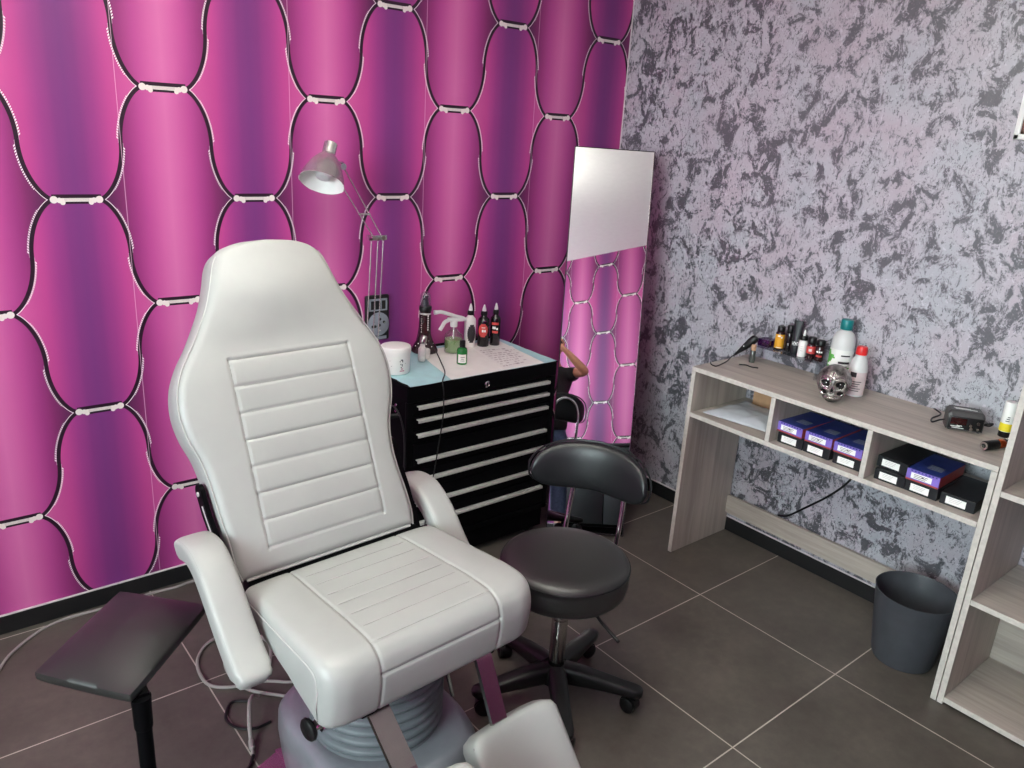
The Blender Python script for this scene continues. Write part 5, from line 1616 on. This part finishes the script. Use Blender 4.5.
for sg, el, wr, tip, sd, cu in ((1, (.285, .195, 1.405), (.085, .205, 1.600), (-.05, .21, 1.69), (0, .35, 1), (-1, .3, -.8)), (-1, (-.40, -.06, 1.34), (-.415, .015, 1.62), (-.380, .066, 1.735), (-.5, .2, .6), (.9, .3, .2))):
    sh_ = node(sg*.165, -.02, 1.435, .058, upc)
    sh2 = node(sg*.165+(el[0]-sg*.165)*.5, -.02+(el[1]+.02)*.5, 1.435+(el[2]-1.435)*.5, .047, sh_)
    e_ = node(*el, .041, sh2)
    m_ = Vector(el).lerp(Vector(wr), .35); f_ = node(*m_, .041, e_)
    w_ = node(*wr, .027, f_)
    hand(w_, wr, tip, sd, cu)
for sg in (-1, 1):
    hp = node(sg*.09, -.01, .88, .075, pel); kn = node(sg*.10, .015, .50, .052, hp); cf = node(sg*.105, -.01, .36, .05, kn); an = node(sg*.11, -.02, .09, .038, cf); node(sg*.12, .11, .04, .033, an)
person = skin_mesh('person', N_, E_, M['skin'])
tag(person, 'person in black T-shirt and blue jeans with bent raised arm, reflected in the mirror', 'person')
def clothes(name, nodes, edges, mat): return skin_mesh(name, nodes, edges, mat, person)
el = (.285, .195, 1.405)
clothes('t_shirt', [(0, -.005, .86, .165), (0, -.005, .96, .170), (0, 0, 1.12, .160), (0, 0, 1.30, .170), (0, -.015, 1.41, .135), (0, -.012, 1.475, .082), (.165, -.02, 1.425, .085), (.225, .085, 1.415, .072), (-.165, -.02, 1.425, .085), (-.285, -.02, 1.37, .072)], [(0, 1), (1, 2), (2, 3), (3, 4), (4, 5), (4, 6), (6, 7), (4, 8), (8, 9)], M['tshirt'])
clothes('jeans', [(0, -.01, 1.0, .148), (0, -.01, .92, .155), (.092, -.01, .80, .112), (.10, .015, .50, .086), (.105, -.01, .36, .082), (.112, -.02, .075, .074), (-.092, -.01, .80, .112), (-.10, .015, .50, .086), (-.105, -.01, .36, .082), (-.112, -.02, .075, .074)], [(0, 1), (1, 2), (2, 3), (3, 4), (4, 5), (1, 6), (6, 7), (7, 8), (8, 9)], M['denim'])
for sg in (-1, 1): clothes('shoe', [(sg*.112, -.045, .045, (.042, .044)), (sg*.118, .05, .045, (.046, .042)), (sg*.125, .145, .035, (.043, .030))], [(0, 1), (1, 2)], M['shoe'])
clothes('hair', [(0, -.060, 1.60, .055), (0, -.040, 1.68, .088), (0, -.012, 1.745, .085), (0, .055, 1.752, .048)], [(0, 1), (1, 2), (2, 3)], M['hair'])
bm = B(); tube(bm, [pw(-.024, .082, 1.597), pw(0, .088, 1.595), pw(.024, .082, 1.597)], .005, 8); obj('mouth', bm, pm('lips', (168, 98, 88), .5, var=.05), person)
for sg in (-1, 1):
    bm = B(); bmesh.ops.create_uvsphere(bm, u_segments=14, v_segments=10, radius=.011, matrix=Matrix.Translation(pw(sg*.030, .078, 1.662))); obj('eye', bm, pm('eye_white', (225, 222, 218), .2, var=.02), person)
# phone in the hand, just behind the viewpoint
q0 = Vector((-3.00977, -2.86903, 1.78110))
vf = Vector((.60987, .72894, -.31096)); vr_ = Vector((.77783, -.62573, .05872)); vu = Vector((.15178, .27768, .94861))
PHM = Matrix((( *vr_, 0), (*vu, 0), (*(-vf), 0), (0, 0, 0, 1))).transposed(); PHM.translation = q0-vf*.010
ph = thing('phone', tuple(q0-vf*.014), 'black phone held up by the person at the viewpoint', 'phone')
bm = B(); box(bm, (-.012, -.060, .0), (.145, .014, .008), .004, 3); obj('phone_body', bm, M['black_plastic'], ph, PHM)
bm = B(); box(bm, (-.009, -.057, .0081), (.142, .011, .0086), .0002, 1); obj('screen', bm, pm('dark_glass', (12, 13, 16), .08, var=.05), ph, PHM)
bm = B(); lathe(bm, (0, 0, -.0002), [(.0, 0), (.006, 0), (.006, -.0018), (.0, -.0018)], 20); obj('lens', bm, M['chrome'], ph, PHM)

# ------------------------------------------------------------------ ceiling lamps
for k, (x, y) in enumerate(LAMPS):
    o = thing('pendant_panel_light', (x, y, H), ['long white pendant light hanging from the ceiling above the treatment chair', 'long white pendant light hanging from the ceiling above the open shelf unit'][k], 'ceiling light')
    zl = 2.50; hx, hy = .14, .62
    bm = B()
    for lo, hi in (((x-hx, y-hy, zl-.025), (x+hx, y-hy+.012, zl+.025)), ((x-hx, y+hy-.012, zl-.025), (x+hx, y+hy, zl+.025)), ((x-hx, y-hy+.012, zl-.025), (x-hx+.012, y+hy-.012, zl+.025)), ((x+hx-.012, y-hy+.012, zl-.025), (x+hx, y+hy-.012, zl+.025))): box(bm, lo, hi, .002)
    obj('frame', bm, M['wht'], o)
    bm = B(); box(bm, (x-hx+.0125, y-hy+.0125, zl-.02), (x+hx-.0125, y+hy-.0125, zl-.004)); obj('lower_diffuser', bm, emission('panel_glow', LAMP_COL, LAMP_ST[k]), o, smooth=False)
    bm = B(); box(bm, (x-hx+.0125, y-hy+.0125, zl+.004), (x+hx-.0125, y+hy-.0125, zl+.02)); obj('added_uplight', bm, emission('added_uplight_glow', LAMP_COL, LAMP_UP[k]), o, smooth=False)  # unseen upward glow, added to brighten the ceiling
    for sx in (-.45, .45):
        bm = B(); cyl(bm, (x, y+sx, zl+.02), (x, y+sx, H), .0025, n=8); lathe(bm, (x, y+sx, H-.012), [(.0, 0), (.03, 0), (.03, .012), (0, .012)], 20); obj('hanger', bm, M['alu'], o)

# ------------------------------------------------------------------ daylight and camera
w = bpy.data.worlds.new('daylight'); sc.world = w; w.use_nodes = True; nt = w.node_tree; nt.nodes.clear()
out = nt.nodes.new('ShaderNodeOutputWorld'); bg = nt.nodes.new('ShaderNodeBackground')
tc = nt.nodes.new('ShaderNodeTexCoord'); sp = nt.nodes.new('ShaderNodeSeparateXYZ'); nt.links.new(tc.outputs['Generated'], sp.inputs[0])
rp = nt.nodes.new('ShaderNodeValToRGB'); cr_ = rp.color_ramp
cr_.elements[0].position = .44; cr_.elements[0].color = (.62, .66, .61, 1); cr_.elements[1].position = .53; cr_.elements[1].color = (.86, .97, .985, 1)
mp_ = nt.nodes.new('ShaderNodeMath'); mp_.operation = 'MULTIPLY_ADD'; mp_.inputs[1].default_value = .5; mp_.inputs[2].default_value = .5
nt.links.new(sp.outputs[2], mp_.inputs[0]); nt.links.new(mp_.outputs[0], rp.inputs[0]); nt.links.new(rp.outputs[0], bg.inputs[0])
bg.inputs[1].default_value = SKY_ST
nt.links.new(bg.outputs[0], out.inputs[0])
pl = bpy.data.lights.new('window_portal', 'AREA'); pl.shape = 'RECTANGLE'; pl.size = wz1-wz0-.12; pl.size_y = wy1-wy0-.12; pl.cycles.is_portal = True
po = bpy.data.objects.new('window_portal', pl); COL.objects.link(po); po.location = (-W-.09, (wy0+wy1)/2, (wz0+wz1)/2)
po.rotation_euler = (0, R(-90), 0)

cam = bpy.data.cameras.new('camera'); co_ = bpy.data.objects.new('camera', cam); COL.objects.link(co_)
cam.sensor_fit = 'HORIZONTAL'; cam.sensor_width = 36.0; cam.lens = 787.186*36.0/1024.0
cam.clip_start = .05; cam.clip_end = 60
mw = Matrix((( *vr_, 0), (*vu, 0), (*(-vf), 0), (0, 0, 0, 1))).transposed(); mw.translation = q0
co_.matrix_world = mw
sc.camera = co_
sc.view_settings.view_transform = 'Standard'; sc.view_settings.look = 'None'; sc.view_settings.gamma = 1.0; sc.view_settings.use_curve_mapping = False
sc.view_settings.exposure = EXPO
sc.cycles.use_denoising = True
try: sc.cycles.denoiser = 'OPENIMAGEDENOISE'
except Exception: pass
sc.cycles.max_bounces = 10; sc.cycles.diffuse_bounces = 5; sc.cycles.glossy_bounces = 5; sc.cycles.transparent_max_bounces = 12; sc.cycles.transmission_bounces = 6
sc.cycles.caustics_reflective = False; sc.cycles.caustics_refractive = False; sc.cycles.sample_clamp_indirect = 6.0
bpy.context.view_layer.update()

# labels for parts that look different from the rest of their thing
PART_LABELS = {('tool_trolley', 'handle'): 'pale aluminium drawer pull', ('tool_trolley', 'lock'): 'round chrome lock', ('work_stool', 'back_tube'): 'bent chrome back tube',
    ('work_stool', 'gas_column'): 'chrome column', ('treatment_chair', 'leg_bar'): 'flat chrome bar', ('treatment_chair', 'bellows'): 'ribbed grey rubber bellows', ('treatment_chair', 'knob'): 'round black clamp knob',
    ('treatment_chair', 'recliner_bracket'): 'black slotted bracket', ('desk_lamp', 'elbow'): 'chrome elbow bar', ('cartridge_box', 'sticker'): 'white printed sticker', ('disinfectant_bottle', 'cap'): 'teal screw cap',
    ('spirit_bottle', 'cap'): 'red screw cap', ('copper_pen', 'copper_ring'): 'shiny copper ring', ('power_supply', 'knob'): 'silver knob', ('wall_control_box', 'dial'): 'round grey dial', ('white_tube', 'band'): 'yellow band',
    ('spray_bottle', 'liquid'): 'pale green liquid', ('person', 't_shirt'): 'black T-shirt', ('person', 'jeans'): 'blue jeans'}
for o in bpy.data.objects:
    if o.parent is not None:
        r_ = o
        while r_.parent is not None: r_ = r_.parent
        k_ = (r_.name.split('.')[0], o.name.split('.')[0])
        if k_ in PART_LABELS: o['label'] = PART_LABELS[k_]
